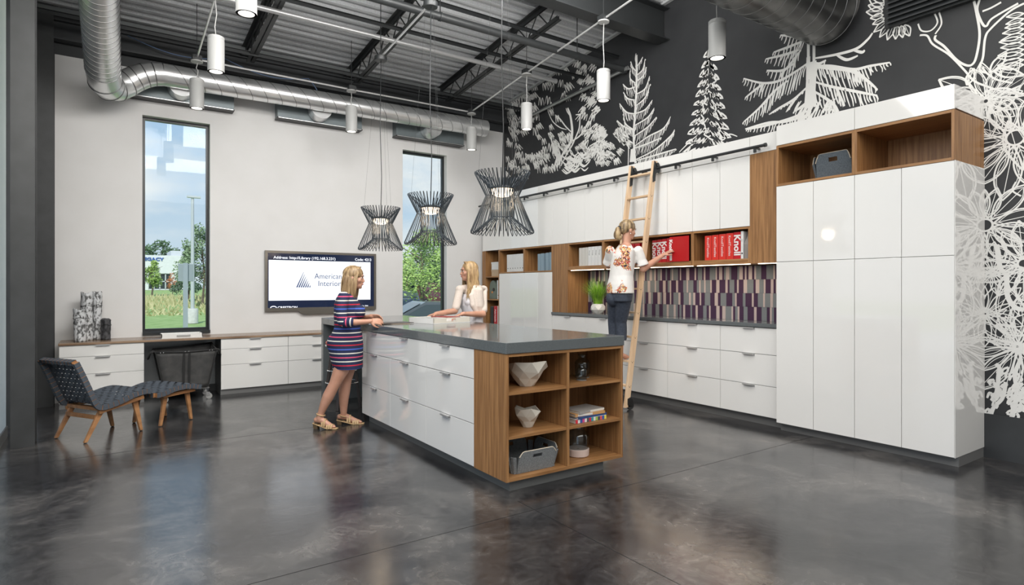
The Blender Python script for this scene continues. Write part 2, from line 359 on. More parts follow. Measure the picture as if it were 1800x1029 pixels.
el1=elbow((0,8.2,3.865),(.01,8.62,3.68),(.24,8.62,3.88),4)+elbow((.24,8.62,3.88),(.42,8.62,4.05),(.62,8.62,4.06),4)
t=thing('duct_elbow','gored metal duct elbow joining the dropping duct to the wall duct','duct',el1[0]); 
G().tube(el1,[.172,.170,.165,.160,.156,.153,.150,.145,.140,.137][:len(el1)] if len(el1)<=10 else [.172+(.137-.172)*i/(len(el1)-1) for i in range(len(el1))],24).obj('duct_wall',M_DUCT,t,smooth=True,world=True)
for i in range(1,len(el1)-1):
    d=(el1[i+1]-el1[i-1]).normalized(); ax=d.cross(Vector((0,0,1))).normalized(); bx=d.cross(ax)
    if i!=5: G().tube([el1[i]+(ax*math.cos(q)+bx*math.sin(q))*(.174-.036*i/(len(el1)-1)) for q in [2*PI*k/24 for k in range(24)]],.006,4,closed=True).obj('gore_seam',M_SEAM,t,world=True)
duct([(.62,8.62,4.06),(5.36,8.62,4.10)],.137,'spiral_duct','long spiral duct running along the top of the window wall',pitch=.19)
duct([(-.70,7.3,4.64),(-.21,7.3,4.64)],.16,'spiral_duct','short spiral duct at the upper left edge behind the dropping duct',pitch=.2)
duct([(2.6,3.12,4.15),(5.90,3.12,4.15)],.33,'spiral_duct','big dark spiral duct at the upper right in front of the pine tree mural',pitch=.17,mat_=noisy('dull_duct',(.10,.10,.10),(.20,.20,.195),scale=4,rough=.3,metal=1),nseg=40)
for x0,x1,l in ((.29,1.48,'over the tall left window'),(2.05,3.29,'above the screen'),(3.86,5.09,'over the right window')):
    t=thing('air_diffuser','grey slot air diffuser box under the wall duct, '+l,'air diffuser',((x0+x1)/2,YB-.03,3.9),0,'slot diffusers on the window wall')
    G().box(x0,x1,YB-.16,YB-.002,3.83,4.16).obj('plenum_box',mat('blue_grey_metal',(.17,.20,.21),.4,.3),t,world=True)
    G().box(x0-.005,x1+.005,YB-.17,YB-.002,3.815,3.835).obj('slot',M_BLACK,t,world=True)
    G().box(x0+.01,x1-.01,YB-.174,YB-.168,3.822,3.830).obj('bright_edge',M_METAL,t,world=True)
    c=(x0+x1)/2-.05; g=G()
    g.tube([(c,8.70,4.0),(c,8.885,3.985)],.15,24); g.obj('round_tap',M_DUCT,t,smooth=True,world=True)
    for q in (.05,.09,.13): pass
# louver on mural wall
t=thing('louver_vent','black slatted louver vent high on the mural wall at the top right','vent',(XR,2.0,4.0))
G().box(XR-.05,XR-.001,1.1,2.61,3.80,4.42).obj('frame',M_STEEL,t,world=True)
for k in range(13):
    z=3.83+k*.045; G().hexa([(XR-.055,1.13,z),(XR-.055,2.58,z),(XR-.05,2.58,z),(XR-.05,1.13,z),(XR-.085,1.13,z-.012),(XR-.085,2.58,z-.012),(XR-.05,2.58,z+.03),(XR-.05,1.13,z+.03)]).obj('slat',M_DARK,t,world=True)
# ================================================================ CABINETRY
XF=5.50; XT=5.415
def door(g,x,y0,y1,z0,z1,gap=.0022,th=.018): g.box(x,x+th,y0+gap,y1-gap,z0+gap,z1-gap)
def panel(parent,name,x,y0,y1,z0,z1,m=None,gap=.0022,th=.018,bev=.0015):
    g=G(); door(g,x,y0,y1,z0,z1,gap,th); return g.obj(name,m or M_LAM,parent,world=True,bevel=bev)
def pull_x(parent,x,yc,z,w_=.13):   # edge pull on a front facing -X
    g=G(); g.box(x-.028,x-.003,yc-w_/2,yc+w_/2,z-.004,z); g.box(x-.030,x-.026,yc-w_/2,yc+w_/2,z-.011,z); g.box(x-.0035,x-.0005,yc-w_/2,yc+w_/2,z-.016,z)
    g.obj('pull_handle',M_METAL,parent,world=True)
def pull_y(parent,xc,y,z,w_=.14):
    g=G(); g.box(xc-w_/2,xc+w_/2,y-.028,y-.003,z-.004,z); g.box(xc-w_/2,xc+w_/2,y-.030,y-.026,z-.011,z); g.box(xc-w_/2,xc+w_/2,y-.0035,y-.0005,z-.016,z)
    g.obj('pull_handle',M_METAL,parent,world=True)
# -- tall cabinet block nearest the viewer on the right
for k,(ya,yb,l) in enumerate(((1.867,2.611,'tall white gloss cupboard with open oak cubby on top, at the right end'),(2.611,3.345,'tall white gloss cupboard with a felt basket in its top cubby'))):
    t=thing('tall_cabinet',l,'cabinet',((XT+XR)/2,(ya+yb)/2,0),0,'tall cupboards')
    G().box(XT+.02,XR-.003,ya+.001,yb-.001,.08,2.372).obj('body',M_LAM,t,world=True)
    G().box(XT+.02,XR-.003,ya+.001,yb-.001,2.79,2.972).obj('top_box',M_LAM,t,world=True)
    ym=(ya+yb)/2
    for a,b in ((ya,ym),(ym,yb)):
        panel(t,'door',XT,a,b,.082,1.648); panel(t,'door',XT,a,b,1.648,2.383)
    panel(t,'fascia',XT,ya,yb,2.779,2.974)
    # oak cubby
    g=G(); th=.022; z0,z1=2.385,2.777
    for q0,q1 in ((ya+.001,ya+th),(yb-th,yb-.001)): G().box(XT,XR-.003,q0,q1,z0,z1).obj('side_panel',M_WOOD,t,world=True)
    G().box(XT,XR-.003,ya+th,yb-th,z1-th,z1).obj('top_panel',M_WOODH,t,world=True)
    G().box(XT,XR-.003,ya+th,yb-th,z0,z0+th).obj('shelf',M_WOODH,t,world=True)
    G().box(XR-.03,XR-.004,ya+th,yb-th,z0+th,z1-th).obj('back_panel',M_WOODIN,t,world=True)
    if k==0:
        G().box(XT,XR-.003,ya-.004,ya,.082,2.383).obj('end_panel',M_LAM,t,world=True)
    G().box(XT+.08,XR-.003,ya,yb,0,.08).obj('toe_kick',M_TOE,t,world=True)
# -- base drawers under the right counter
ys=[3.347,3.32,4.048,4.78,5.512,6.244,6.97]
drawer_labels=['white three-drawer base unit right beside the tall cupboards','white three-drawer base unit, second from the tall cupboards','white three-drawer base unit beside the ladder foot','white drawer base unit behind the woman on the ladder','white drawer base unit below the potted grass']
yy=[3.347,4.048,4.78,5.512,6.244,6.97]
for i in range(5):
    a,b=yy[i],yy[i+1]
    t=thing('base_cabinet',drawer_labels[i],'cabinet',((XF+XR)/2,(a+b)/2,0),0,'base drawers along the mural wall')
    G().box(XF+.02,XR-.003,a+.001,b-.001,.095,.985).obj('body',M_GAP,t,world=True)
    G().box(XF+.07,XR-.003,a,b,0,.095).obj('toe_kick',M_TOE,t,world=True)
    for z0,z1 in ((.095,.407),(.407,.723),(.723,.992)):
        d=panel(t,'drawer',XF,a,b,z0,z1); pull_x(d,XF,(max(a,3.32)+b)/2,z1-.001)
t=tag(G().box(XF-.02,XR-.003,3.347,6.972,.997,1.037).obj('countertop',M_QUARTZ,bevel=.003),'long grey quartz worktop under the striped backsplash','countertop')
# -- backsplash of felt strips
XBK=5.86
bs=thing('backsplash','felt backsplash of purple, grey and pink vertical strips in four rows','backsplash',(XBK,5.0,1.037))
G().box(XBK+.006,XR-.003,3.40,6.58,1.037,1.64).obj('backing',M_BLACK,bs,world=True)
rnd=random.Random(5)
FM=[noisy('felt_purple',(.030,.010,.035),(.045,.018,.050),scale=300,rough=.95),noisy('felt_grey',(.105,.118,.128),(.185,.20,.21),scale=300,rough=.95),noisy('felt_pink',(.33,.27,.255),(.45,.375,.355),scale=300,rough=.95)]
FME=[]
for k in range(3):
    g=G().box(0,.006,0,1,0,1); o=g.obj('felt_strip',FM[k],bs); FME.append(o.data); bpy.data.objects.remove(o)
hh=.60/4; cnt=0
for row in range(4):
    y=3.402; z=1.038+row*hh; last=-1
    while y<6.575 and cnt<296:
        k=rnd.choices([0,1,2],[.36,.30,.34])[0]
        if k==last: k=(k+rnd.choice([1,2]))%3
        last=k; wd=rnd.choice([.022,.03,.045,.055,.07]) if k!=2 else rnd.choice([.02,.028,.04])
        wd=min(wd*1.12,6.578-y)
        o=bpy.data.objects.new('felt_strip',FME[k]); COL.objects.link(o); o.parent=bs
        o.location=(XBK-rnd.choice([0,.002])-XBK, y-5.0, z-1.037); o.scale=(1,wd-.001,hh-.0015); y+=wd; cnt+=1
# -- upper row: cubbies, doors, fascia
segs=[3.69,4.417,5.15,5.88,6.61]
cub_lab=['oak cubby with red binders and a grey file, beside the wide oak panel','oak cubby with red binders that the woman reaches into','oak cubby behind the head of the woman on the ladder','oak cubby holding white binders above the potted grass']
for i in range(4):
    a,b=segs[i],segs[i+1]
    t=thing('wall_cubby',cub_lab[i],'cubby',((XF+XR)/2,(a+b)/2,1.65),0,'open cubbies of the wall units'); th=.02
    [G().box(XF,XR-.003,q,q+th,1.65,2.03).obj('side_panel',M_WOOD,t,world=True) for q in (a,b-th)]
    G().box(XF,XR-.003,a+th,b-th,1.645,1.70).obj('shelf',M_WOODH,t,world=True)
    G().box(XF,XR-.003,a+th,b-th,2.01,2.03).obj('top_panel',M_WOODH,t,world=True)
    G().box(XR-.03,XR-.004,a+th,b-th,1.70,2.01).obj('back_panel',M_WOODIN,t,world=True)
    tag(G().box(XF+.005,XF+.03,a+.01,b-.06,1.640,1.645).obj('led_strip',M_LED,t,world=True),'glowing warm white LED strip under the shelf')
t=thing('wood_panel','wide oak panel column between the cubbies and the tall cupboards','panel',(XF+.2,3.5,1.645))
G().box(XF,XR-.003,3.348,3.688,1.645,2.765).obj('board',M_WOOD,t,world=True)
tag(G().box(XF+.005,XF+.03,3.36,3.60,1.640,1.645).obj('led_strip',M_LED,t,world=True),'glowing LED strip at the lower edge')
for yv in (3.9,4.6,5.35,6.05): light('cabinet_light','AREA',(XF+.14,yv,1.63),(0,0,0),1.2,(1,.82,.62),shape='RECTANGLE',size=.05,size_y=.6)
wp=thing('wood_panel','pale lit oak panel column standing on the worktop left of the potted grass','panel',(XF+.25,6.79,1.037))
G().box(XF,XR-.003,6.612,6.97,1.038,2.03).obj('board',M_WOOD,wp,world=True)
dseg=[3.69,4.053,4.417,4.783,5.15,5.515,5.88,6.245,6.61,6.97,7.33,7.69,8.05,8.41,8.945]
# body boxes behind the doors
tl=['pair of white gloss upper doors nearest the oak panel','pair of white gloss upper doors with the ladder shadow','pair of white gloss upper doors behind the ladder','pair of white gloss upper doors above the white binders','pair of white gloss upper doors above the pale oak panel','pair of white gloss upper doors above the dark cubby','pair of white gloss upper doors in the far corner']
for i in range(7):
    a,b=dseg[2*i],dseg[2*i+2]
    t=thing('upper_cabinet',tl[i],'cabinet',((XF+XR)/2,(a+b)/2,2.03),0,'upper wall cabinets')
    G().box(XF+.02,XR-.003,a+.001,b-.001,2.034,2.945).obj('body',M_LAM,t,world=True)
    for k in (0,1): panel(t,'door',XF,dseg[2*i+k],dseg[2*i+k+1],2.032,2.762)
    panel(t,'fascia',XF-.004,a,b,2.766,2.952)
panel(bpy.data.objects['upper_cabinet'],'fascia',XF-.004,3.348,3.69,2.766,2.952)
# -- tall closet at the far end
t=thing('tall_cabinet','tall white gloss closet at the far end under two dark cubbies','cabinet',((XF+XR)/2,7.7,0),0)
G().box(XF+.02,XR-.003,6.974,8.41,.095,1.62).obj('body',M_LAM,t,world=True)
G().box(XF+.07,XR-.003,6.974,8.41,0,.095).obj('toe_kick',M_TOE,t,world=True)
for a,b in zip((6.97,7.33,7.69,8.05),(7.33,7.69,8.05,8.41)): panel(t,'door',XF,a,b,.097,1.632)
for a,b,l in ((6.97,7.69,'dark oak cubby holding blue-grey binders above the far closet'),(7.69,8.41,'dark oak cubby holding seven white binders above the far closet')):
    t=thing('wall_cubby',l,'cubby',((XF+XR)/2,(a+b)/2,1.64),0,'open cubbies of the wall units'); th=.02
    [G().box(XF,XR-.003,q,q+th,1.64,2.03).obj('side_panel',M_WOOD,t,world=True) for q in (a,b-th)]
    G().box(XF,XR-.003,a+th,b-th,1.635,1.655).obj('shelf',M_WOODH,t,world=True)
    G().box(XF,XR-.003,a+th,b-th,2.01,2.03).obj('top_panel',M_WOODH,t,world=True)
    G().box(XR-.03,XR-.004,a+th,b-th,1.655,2.01).obj('back_panel',M_WOODIN,t,world=True)
t=thing('bookcase','narrow oak bookcase column in the far corner behind the smiling woman','bookcase',((XF+XR)/2,8.68,.095))
[G().box(XF,XR-.003,q0,q1,.095,2.03).obj('side_panel',M_WOOD,t,world=True) for q0,q1 in ((8.412,8.432),(8.84,8.95))]
G().box(XF+.07,XR-.003,8.412,8.95,0,.095).obj('toe_kick',M_TOE,t,world=True)
G().box(XR-.03,XR-.004,8.432,8.84,.095,2.03).obj('back_panel',M_WOODIN,t,world=True)
for z in (.095,.72,1.18,1.57): G().box(XF,XR-.03,8.432,8.84,z,z+.022).obj('shelf',M_WOODH,t,world=True)
# -- library rail
t=thing('ladder_rail','long black ladder rail in front of the upper cabinets','rail',(5.42,6,2.815))
G().tube([(5.42,3.47,2.815),(5.42,8.93,2.815)],.016,12).tube([(5.42,3.455,2.815),(5.42,3.475,2.815)],.021,12).obj('tube',M_STEEL,t,smooth=True,world=True)
for y in (3.579,4.083,4.586,5.09,5.585,6.084,6.581,7.07,7.568,8.07,8.57):
    G().box(5.41,XF-.002,y-.012,y+.012,2.80,2.812).box(5.41,5.43,y-.012,y+.012,2.76,2.81).obj('bracket',M_STEEL,t,world=True)
# ================================================================ ISLAND
IX0,IX1,IY0,IY1=2.244,3.335,3.342,6.06
t=thing('kitchen_island','white gloss drawer side and oak end shelving of the long island','island',((IX0+IX1)/2,4.7,0)); ISL=t
G().box(IX0+.02,IX1-.02,3.78,IY1,.08,.945).obj('body',M_GAP,t,world=True)
G().box(IX1-.019,IX1,3.78,IY1,.08,.945).obj('rear_panel',M_LAM,t,world=True)
G().box(IX0+.02,IX1,IY1-.018,IY1+.001,.08,.945).obj('far_end_panel',M_LAM,t,world=True)
G().box(IX0+.06,IX1-.16,IY0+.05,IY1-.05,0,.08).obj('toe_kick',mat('island_toe_kick',(.20,.205,.20),.35,.4),t,world=True)
cols=[(3.77,4.554),(4.554,5.316),(5.316,6.06)]
hy=[4.19,4.965,5.70]
for i,(a,b) in enumerate(cols):
    for z0,z1 in ((.082,.397),(.397,.728)):
        d=panel(t,'drawer',IX0,a,b,z0,z1); pull_x(d,IX0,hy[i],z1-.001)
d=panel(t,'drawer',IX0,3.77,4.554,.728,.948); pull_x(d,IX0,4.20,.946)
d=panel(t,'drawer',IX0,4.554,6.06,.728,.948); pull_x(d,IX0,4.98,.946); pull_x(d,IX0,5.71,.946)
# oak end shelving
th=.02; xm=2.785
g=G(); g.box(IX0,IX0+th,IY0,3.768,.08,.948); g.obj('side_panel',M_WOOD,t,world=True)
g=G(); g.box(IX1-th,IX1,IY0,3.768,.08,.948); g.obj('side_panel',M_WOOD,t,world=True)
G().box(xm-th*.6,xm+th*.6,IY0+.002,3.75,.10,.93).obj('divider',M_WOOD,t,world=True)
G().box(IX0+th,IX1-th,IY0,3.768,.08,.102).obj('shelf',M_WOODX,t,world=True)
G().box(IX0+th,IX1-th,IY0,3.768,.928,.948).obj('top_rail',M_WOODX,t,world=True)
G().box(IX0+th,IX1-th,3.748,3.768,.10,.93).obj('back_panel',M_WOODIN,t,world=True)
for z in (.366,.666):
    G().box(IX0+th,xm-th*.6,IY0+.006,3.748,z,z+.02).obj('shelf',M_WOODX,t,world=True)
    G().box(xm+th*.6,IX1-th,IY0+.006,3.748,z,z+.02).obj('shelf',M_WOODX,t,world=True)
t=thing('island_countertop','thick dark grey quartz top of the island with waterfall leg','countertop',((IX0+IX1)/2,5.4,.95))
G().box(IX0-.008,IX1+.008,IY0-.008,7.45,.950,1.025).obj('slab',M_QUARTZ,t,world=True,bevel=.003)
G().box(IX0-.008,IX1+.008,7.375,7.45,0,.950).obj('waterfall_leg',M_QUARTZ,t,world=True)
# ================================================================ WINDOW-WALL DESK
DY=8.523
t=thing('desk_counter','long brown wood-grain desktop along the window wall','desk',(1.2,8.78,.72))
G().box(-.42,3.6,DY-.02,YB-.003,.733,.76).obj('top_board',M_WALNUT,t,world=True,bevel=.002)
dl=['white three-drawer desk cabinet behind the lounge chair','white three-drawer desk cabinet left of the bar end','white three-drawer desk cabinet half hidden behind the striped dress']
for (a,b,h,l) in ((-.415,.414,0.0,dl[0]),(1.262,2.105,1.681,dl[1]),(2.105,2.96,2.50,dl[2])):
    t=thing('desk_cabinet',l,'cabinet',((a+b)/2,8.78,0),0,'desk drawer cabinets')
    G().box(a+.001,b-.001,DY+.02,YB-.003,.07,.73).obj('body',M_TOE,t,world=True)
    G().box(a+.0,b-.0,DY+.03,YB-.003,0,.07).obj('toe_kick',M_TOE,t,world=True)
    if h==0.0: h=.0
    for z0,z1 in ((.07,.390),(.390,.594),(.594,.731)):
        d=G().box(a+.002,b-.002,DY,DY+.018,z0+.002,z1-.002).obj('drawer',M_LAM,t,world=True,bevel=.0015); pull_y(d,h,DY,z1-.001)
tag(G().box(.414,1.262,YB-.05,YB-.003,.09,.733).obj('modesty_panel',mat('satin_grey_panel',(.35,.37,.38),.3,.5)),'satin grey back panel under the desktop behind the canvas cart','panel')
struct('baseboard_back',G().box(.414,1.262,YB-.06,YB,0,.09),M_DARK)
# ================================================================ CYLINDER PENDANTS
PX=[(.93,5.05,'nearest to the viewer at the top left, cut by the frame'),(.93,6.58,'second from the viewer in the left row'),(.93,8.05,'farthest in the left row, in front of the tall window'),(2.83,8.05,'alone above the screen, in front of the long duct'),(4.75,8.05,'farthest in the right row, beside the end of the long duct'),(4.75,6.58,'hanging before the scribbled tree mural'),(4.75,5.07,'hanging left of the narrow spruce drawing'),(4.75,3.53,'nearest and largest in the right row, over the zigzag fir drawing')]
def pendant(cz):
    t=thing('cylinder_pendant','','pendant light',(0,0,0))
    G().lathe([(.060,.0),(.078,.0),(.078,.31),(.0765,.312),(.0765,.316),(.078,.318),(.078,.345),(.07,.352),(.012,.352)],28,caps=False).obj('housing',M_FIXT,t,smooth=True)
    G().lathe([(.001,.012),(.066,.010)],24).obj('lens',M_GLOW,t)
    G().lathe([(.066,.010),(.060,.0),(.078,.0)],24,caps=False).obj('trim_ring',M_FIXT,t)
    return t
for i,(x,y,l) in enumerate(PX):
    t=pendant(0); t.location=(x,y,3.55); t['label']='white cylinder pendant light '+l; t['group']='cylinder pendant lights'
    cz={5.05:4.40,6.58:4.296,8.05:4.115,5.07:4.46,3.53:4.62}[y]-3.55
    rnd=random.Random(i); dx=rnd.uniform(-.015,.015)
    G().tube([(0,0,.35),(dx,0,.45),(-dx*.5,0,(cz+.4)/2),(dx*.6,0,cz-.02)],.0055,6).obj('cord',M_FIXT,t,smooth='all')
    G().lathe([(.066,cz-.01),(.066,cz+.004),(.05,cz+.012)],24).obj('canopy',M_FIXT,t,smooth=True)
    G().box(-.05,.05,-.05,.05,cz+.012,cz+.065).obj('junction_box',M_STEEL,t)
    G().tube([(0,0,cz+.06),(0,0,roofz(y)-3.55)],.004,6).obj('hanger_rod',M_STEEL,t)
for pts,l in (([(4.75,3.53,4.65),(4.75,5.07,4.49),(4.75,6.58,4.32),(4.75,8.05,4.15)],'thin conduit linking the right row of cylinder pendants'),([(.93,4.4,4.52),(.93,5.05,4.43),(.93,6.58,4.32),(.93,8.05,4.15)],'thin conduit linking the left row of cylinder pendants'),([(.93,8.08,4.15),(2.83,8.08,4.145),(4.75,8.08,4.15)],'thin conduit running along the window wall between the far pendants'),([(2.79,4.0,4.47),(2.79,5.55,4.335),(2.79,6.9,4.205)],'thin conduit above the three wire lamps')):
    tag(G().tube(pts,.0115,8).obj('conduit',M_METAL,smooth=True),l,'conduit','electrical conduits')
# blue cable
g=[]; 
for i in range(41):
    q=i/40; x=.25+q*2.2; g.append((x,8.78,4.53-.045*x-.10*abs(math.sin(q*PI*2))))
g+=[(2.52,8.75,4.33),(2.55,8.70,4.25)]
tag(G().tube(g,.006,6).obj('blue_cable',mat('blue_cable_jacket',(.10,.16,.28),.5),smooth='all'),'thin blue cable sagging along the wall above the long duct','cable')
# ================================================================ WIRE LAMPS
M_WIRE=mat('black_wire',(.035,.045,.055),.35,.3)
M_SHADE=mat('opal_diffuser',(1,.95,.88),.5,emit=(1,.82,.62),power=1.9)
def wire_mesh():
    zo=[(.232,.505),(.236,.515),(.225,.518),(.112,.388),(.104,.375),(.100,.14),(.104,.128),(.255,.0),(.266,.006),(.268,.02),(.142,.315),(.142,.325)]
    g=G().tube([(r,0,z) for r,z in zo],.0034,5,closed=True); return g
NW=40
def wire_lamp(x,y,z,label,cz):
    t=thing('wire_lamp',label,'pendant lamp',(x,y,z),0,'wire lamps above the island')
    o=wire_mesh().obj('wire',M_WIRE,t,smooth='all',fix=False); me=o.data
    for k in range(1,NW):
        q=bpy.data.objects.new('wire',me); COL.objects.link(q); q.parent=t; q.rotation_euler=(0,0,2*PI*k/NW)
    ring=lambda r,zz,rr: G().tube([(r*math.cos(a),r*math.sin(a),zz) for a in [2*PI*i/48 for i in range(48)]],rr,6,closed=True)
    ring(.108,.382,.006).obj('upper_ring',M_WIRE,t,smooth='all'); ring(.100,.135,.0045).obj('lower_ring',M_WIRE,t,smooth='all')
    G().lathe([(.097,.375),(.098,.355),(.085,.335),(.055,.318),(.001,.310)],28).obj('diffuser',M_SHADE,t,smooth='all')
    G().lathe([(.001,.41),(.06,.405),(.102,.385),(.102,.376)],28).obj('lamp_cap',M_STEEL,t,smooth=True)
    G().tube([(0,0,.40),(.012,0,.9),(-.008,0,1.5),(.004,0,cz-z-.01)],.0045,6).obj('cord',M_STEEL,t,smooth='all')
    G().lathe([(.07,cz-z-.015),(.075,cz-z+.0),(.075,cz-z+.035),(.05,cz-z+.05)],20).obj('canopy',M_STEEL,t,smooth=True)
    for k in range(3):
        a=2*PI*k/3+.5; G().tube([(.2*math.cos(a),.2*math.sin(a),.515),(.05*math.cos(a),.05*math.sin(a),cz-z-.01)],.0008,4).obj('suspension_wire',M_STEEL,t)
    G().tube([(0,0,cz-z+.04),(0,0,roofz(y)-z)],.005,6).obj('hanger_rod',M_STEEL,t)
    light('lamp_bulb','POINT',(x,y,z+.26),(0,0,0),4,(1,.78,.55),shadow_soft_size=.08)
wire_lamp(2.79,6.90,1.855,'smallest and farthest black wire hourglass lamp, above the screen corner',4.175)
wire_lamp(2.79,5.557,1.842,'middle black wire hourglass lamp, in front of the right window',4.307)
wire_lamp(2.79,4.217,1.855,'largest and nearest black wire hourglass lamp, before the upper cabinets',4.45)
# ================================================================ LADDER
t=thing('library_ladder','maple library ladder hooked on the black rail, carrying a standing woman','ladder',(5.15,5.065,0))
def lx(z): return 4.919+(z)*.164
def rail(y):
    g=G(); w_=.028; d=.036
    z0,z1=.03,2.90
    g.hexa([(lx(z0)-d,y-w_/2,z0),(lx(z0)+d,y-w_/2,z0),(lx(z0)+d,y+w_/2,z0),(lx(z0)-d,y+w_/2,z0),(lx(z1)-d,y-w_/2,z1),(lx(z1)+d,y-w_/2,z1),(lx(z1)+d,y+w_/2,z1),(lx(z1)-d,y+w_/2,z1)])
    r=g.obj('side_rail',M_MAPLE,t,world=True,bevel=.003)
    for z in RZ:
        for dx,dz,rr in ((0,0,.006),(-.018,.012,.003),(.018,.012,.003)):
            G().tube([(lx(z)+dx,y-w_/2-.001,z+dz-.01),(lx(z)+dx,y-w_/2+.003,z+dz-.01)],rr,8).obj('bolt',M_STEEL,r,world=True) if y<5 else None
RZ=[.271,.548,.826,1.107,1.384,1.66,1.938,2.214,2.485,2.76]
rail(4.88); rail(5.25)
for z in RZ:
    G().box(lx(z)-.032,lx(z)+.032,4.894,5.236,z-.011,z+.011).obj('rung',M_MAPLE if 0 else wood('maple_rung',(.58,.39,.23),(.70,.51,.33),'y'),t,world=True,bevel=.003)
for y in (4.88,5.25):
    yy_=y-.017
    g=G(); pts=[(lx(2.84)-.012,2.90),(lx(2.8)+.035,2.86),(5.46,2.86),(5.47,2.80),(5.45,2.755),(5.41,2.76),(lx(2.7)+.03,2.74),(lx(2.66)+.03,2.66),(lx(2.64)-.01,2.64),(lx(2.7)-.02,2.70)]
    g.extrude([(x,yy_-.004,z) for x,z in pts],(0,.006,0)); g.obj('roller_hook',M_STEEL,t,world=True)
    G().tube([(5.42,y-.03,2.855),(5.42,y+.03,2.855)],.024,14).obj('rail_wheel',M_BLACK,t,world=True,smooth=True)
    g=G(); g.extrude([(4.93,y-.022,.13),(4.975,y-.022,.145),(5.01,y-.022,.12),(5.02,y-.022,.05),(4.99,y-.022,.03),(4.93,y-.022,.06)],(0,.044,0)); g.obj('wheel_housing',M_BLACK,t,world=True,bevel=.004)
    G().tube([(4.985,y-.014,.048),(4.985,y+.014,.048)],.047,18).obj('caster_wheel',mat('rubber',(.02,.02,.02),.7),t,world=True,smooth=True)
# ================================================================ SCREEN
t=thing('wall_screen','large wall screen with grey frame showing a triangle logo page','screen',(2.733,YB-.05,1.0)); y=YB-.055
x0,x1,z0,z1=1.905,3.561,1.055,1.93
g=G(); g.box(x0,x1,y,y+.05,z0,z0+.05).box(x0,x1,y,y+.05,z1-.035,z1).box(x0,x0+.035,y,y+.05,z0+.05,z1-.035).box(x1-.035,x1,y,y+.05,z0+.05,z1-.035); 
g.obj('bezel',mat('bronze_grey_bezel',(.22,.205,.18),.3,.7),t,world=True)
def scr(n,c,p,a,b,c0,c1,yy):
    m=mat(n,(0,0,0),.12,emit=c,power=p); return G().box(a,b,yy,y+.03,c0,c1).obj(n,m,t,world=True)
scr('screen_border',(.012,.02,.05),.8,x0+.035,x1-.035,z0+.05,z1-.035,y+.012)
scr('screen_page',(.90,.95,1.0),1.0,x0+.05,x1-.09,z0+.155,z1-.135,y+.010)
MT=mat('screen_white_text',(0,0,0),.5,emit=(.9,.93,1),power=1.0); MN=mat('screen_navy_text',(0,0,0),.5,emit=(.015,.035,.12),power=1.0)
def st(s,size,m,x,z,al='LEFT',sx=1,bold=0): return text(s,size,m,'lettering',t,(x-2.733,y+.008-(YB-.05),z-1.0),(PI/2,0,0),.0005,al,sx,bold)
st('Address: http://Library (192.168.3.231)',.056,MT,2.02,1.832,sx=1.02,bold=.0006)
st('Code: 4213',.056,MT,3.22,1.832,bold=.0006)
st('American',.115,MN,2.60,1.565,sx=.93); st('Interiors',.115,MN,2.65,1.455,sx=.97)
g=G()
g.tube([(2.02+.04*math.cos(a)+.0,y+.009,1.107+.022*math.sin(a)) for a in [2*PI*i/16 for i in range(16)]],.006,4,closed=True)
g.obj('emblem',MT,t,world=True); st('CRESTRON',.048,MT,2.075,1.107,sx=1.15,bold=.001); st('3:56 PM',.04,MT,3.30,1.107)
g=G()
for i in range(7):   # seven slanted blades forming a triangle
    xb=2.335+i*.031; xt=2.44+ (i*.004); h=.21-.030*i*1.0; 
    zt=1.40+max(.03,.225-.032*i); slope=.105*(zt-1.40)/.225
    g.face([(xb,y+.009,1.40),(xb+.021,y+.009,1.40),(xb+slope*1.0+.006,y+.009,zt),(xb+slope*1.0,y+.009,zt)])
g.obj('triangle_logo',MN,t,world=True)
G().extrude([(2.36,y-.01,z0),(3.30,y-.01,z0),(3.24,y-.01,z0-.05),(2.43,y-.01,z0-.05)],(0,.05,0)).obj('lower_bracket',mat('bronze_grey_bezel'),t,world=True)
# ================================================================ DESK ITEMS
def bark(name,a,b,c):
    m=noisy(name,a,b,scale=34,rough=.55,bump=.6,detail=6,stretch=(1,1,.6),lo=.42,hi=.54); return m
MB1=bark('birch_bark_silver',(.10,.10,.10),(.62,.63,.64),0); MB2=bark('dark_bark',(.02,.02,.022),(.07,.07,.075),0)
def log(x,y,r,h,label,m,seed):
    rnd=random.Random(seed); t=thing('bark_vase',label,'vase',(x,y,.76),0,'bark cylinders on the desk')
    pr=[(r*.98,0)]; 
    n=14
    for i in range(1,n): pr.append((r*(1+rnd.uniform(-.04,.04)),h*i/n))
    pr+=[(r*1.03,h*.985),(r*.96,h),(r*.86,h-.004),(r*.84,h-.05)]
    g=G().lathe(pr,18)
    for i,(vx,vy,vz) in enumerate(g.v):
        k=1+.05*math.sin(3*math.atan2(vy,vx)+vz*9+seed); g.v[i]=(vx*k,vy*k,vz+ (0.012*math.sin(2*math.atan2(vy,vx)+seed) if vz>h*.9 else 0))
    g.obj('bark_tube',m,t,smooth='all')
    G().lathe([(r*.84,h-.045),(.001,h-.045)],18).obj('inner_dark',M_BLACK,t)
    G().tube([(r*1.03*math.cos(a),r*1.03*math.sin(a),h*.72+.01*math.sin(3*a)) for a in [2*PI*i/18 for i in range(18)]],.003,4,closed=True).obj('bark_band',M_BLACK,t)
log(-.225,8.68,.062,.385,'short silver birch bark cylinder in front of the two tall ones',MB1,1)
log(-.160,8.83,.062,.58,'tall silver birch bark cylinder with dark left side, middle of the cluster',MB1,2)
log(-.058,8.88,.048,.585,'tall silver birch bark cylinder at the right of the cluster',MB1,3)
log(.03,8.78,.052,.255,'short black bark cylinder standing alone on the desktop',MB2,4)
t=thing('white_tray','white open tray with a front handle on the desktop under the tall window','tray',(.83,8.72,.76))
g=G(); a,b,c,d=.60,1.06,8.60,8.86
g=G().box(a,b,c,d,.76,.766); g.obj('base',M_LAM,t,world=True)
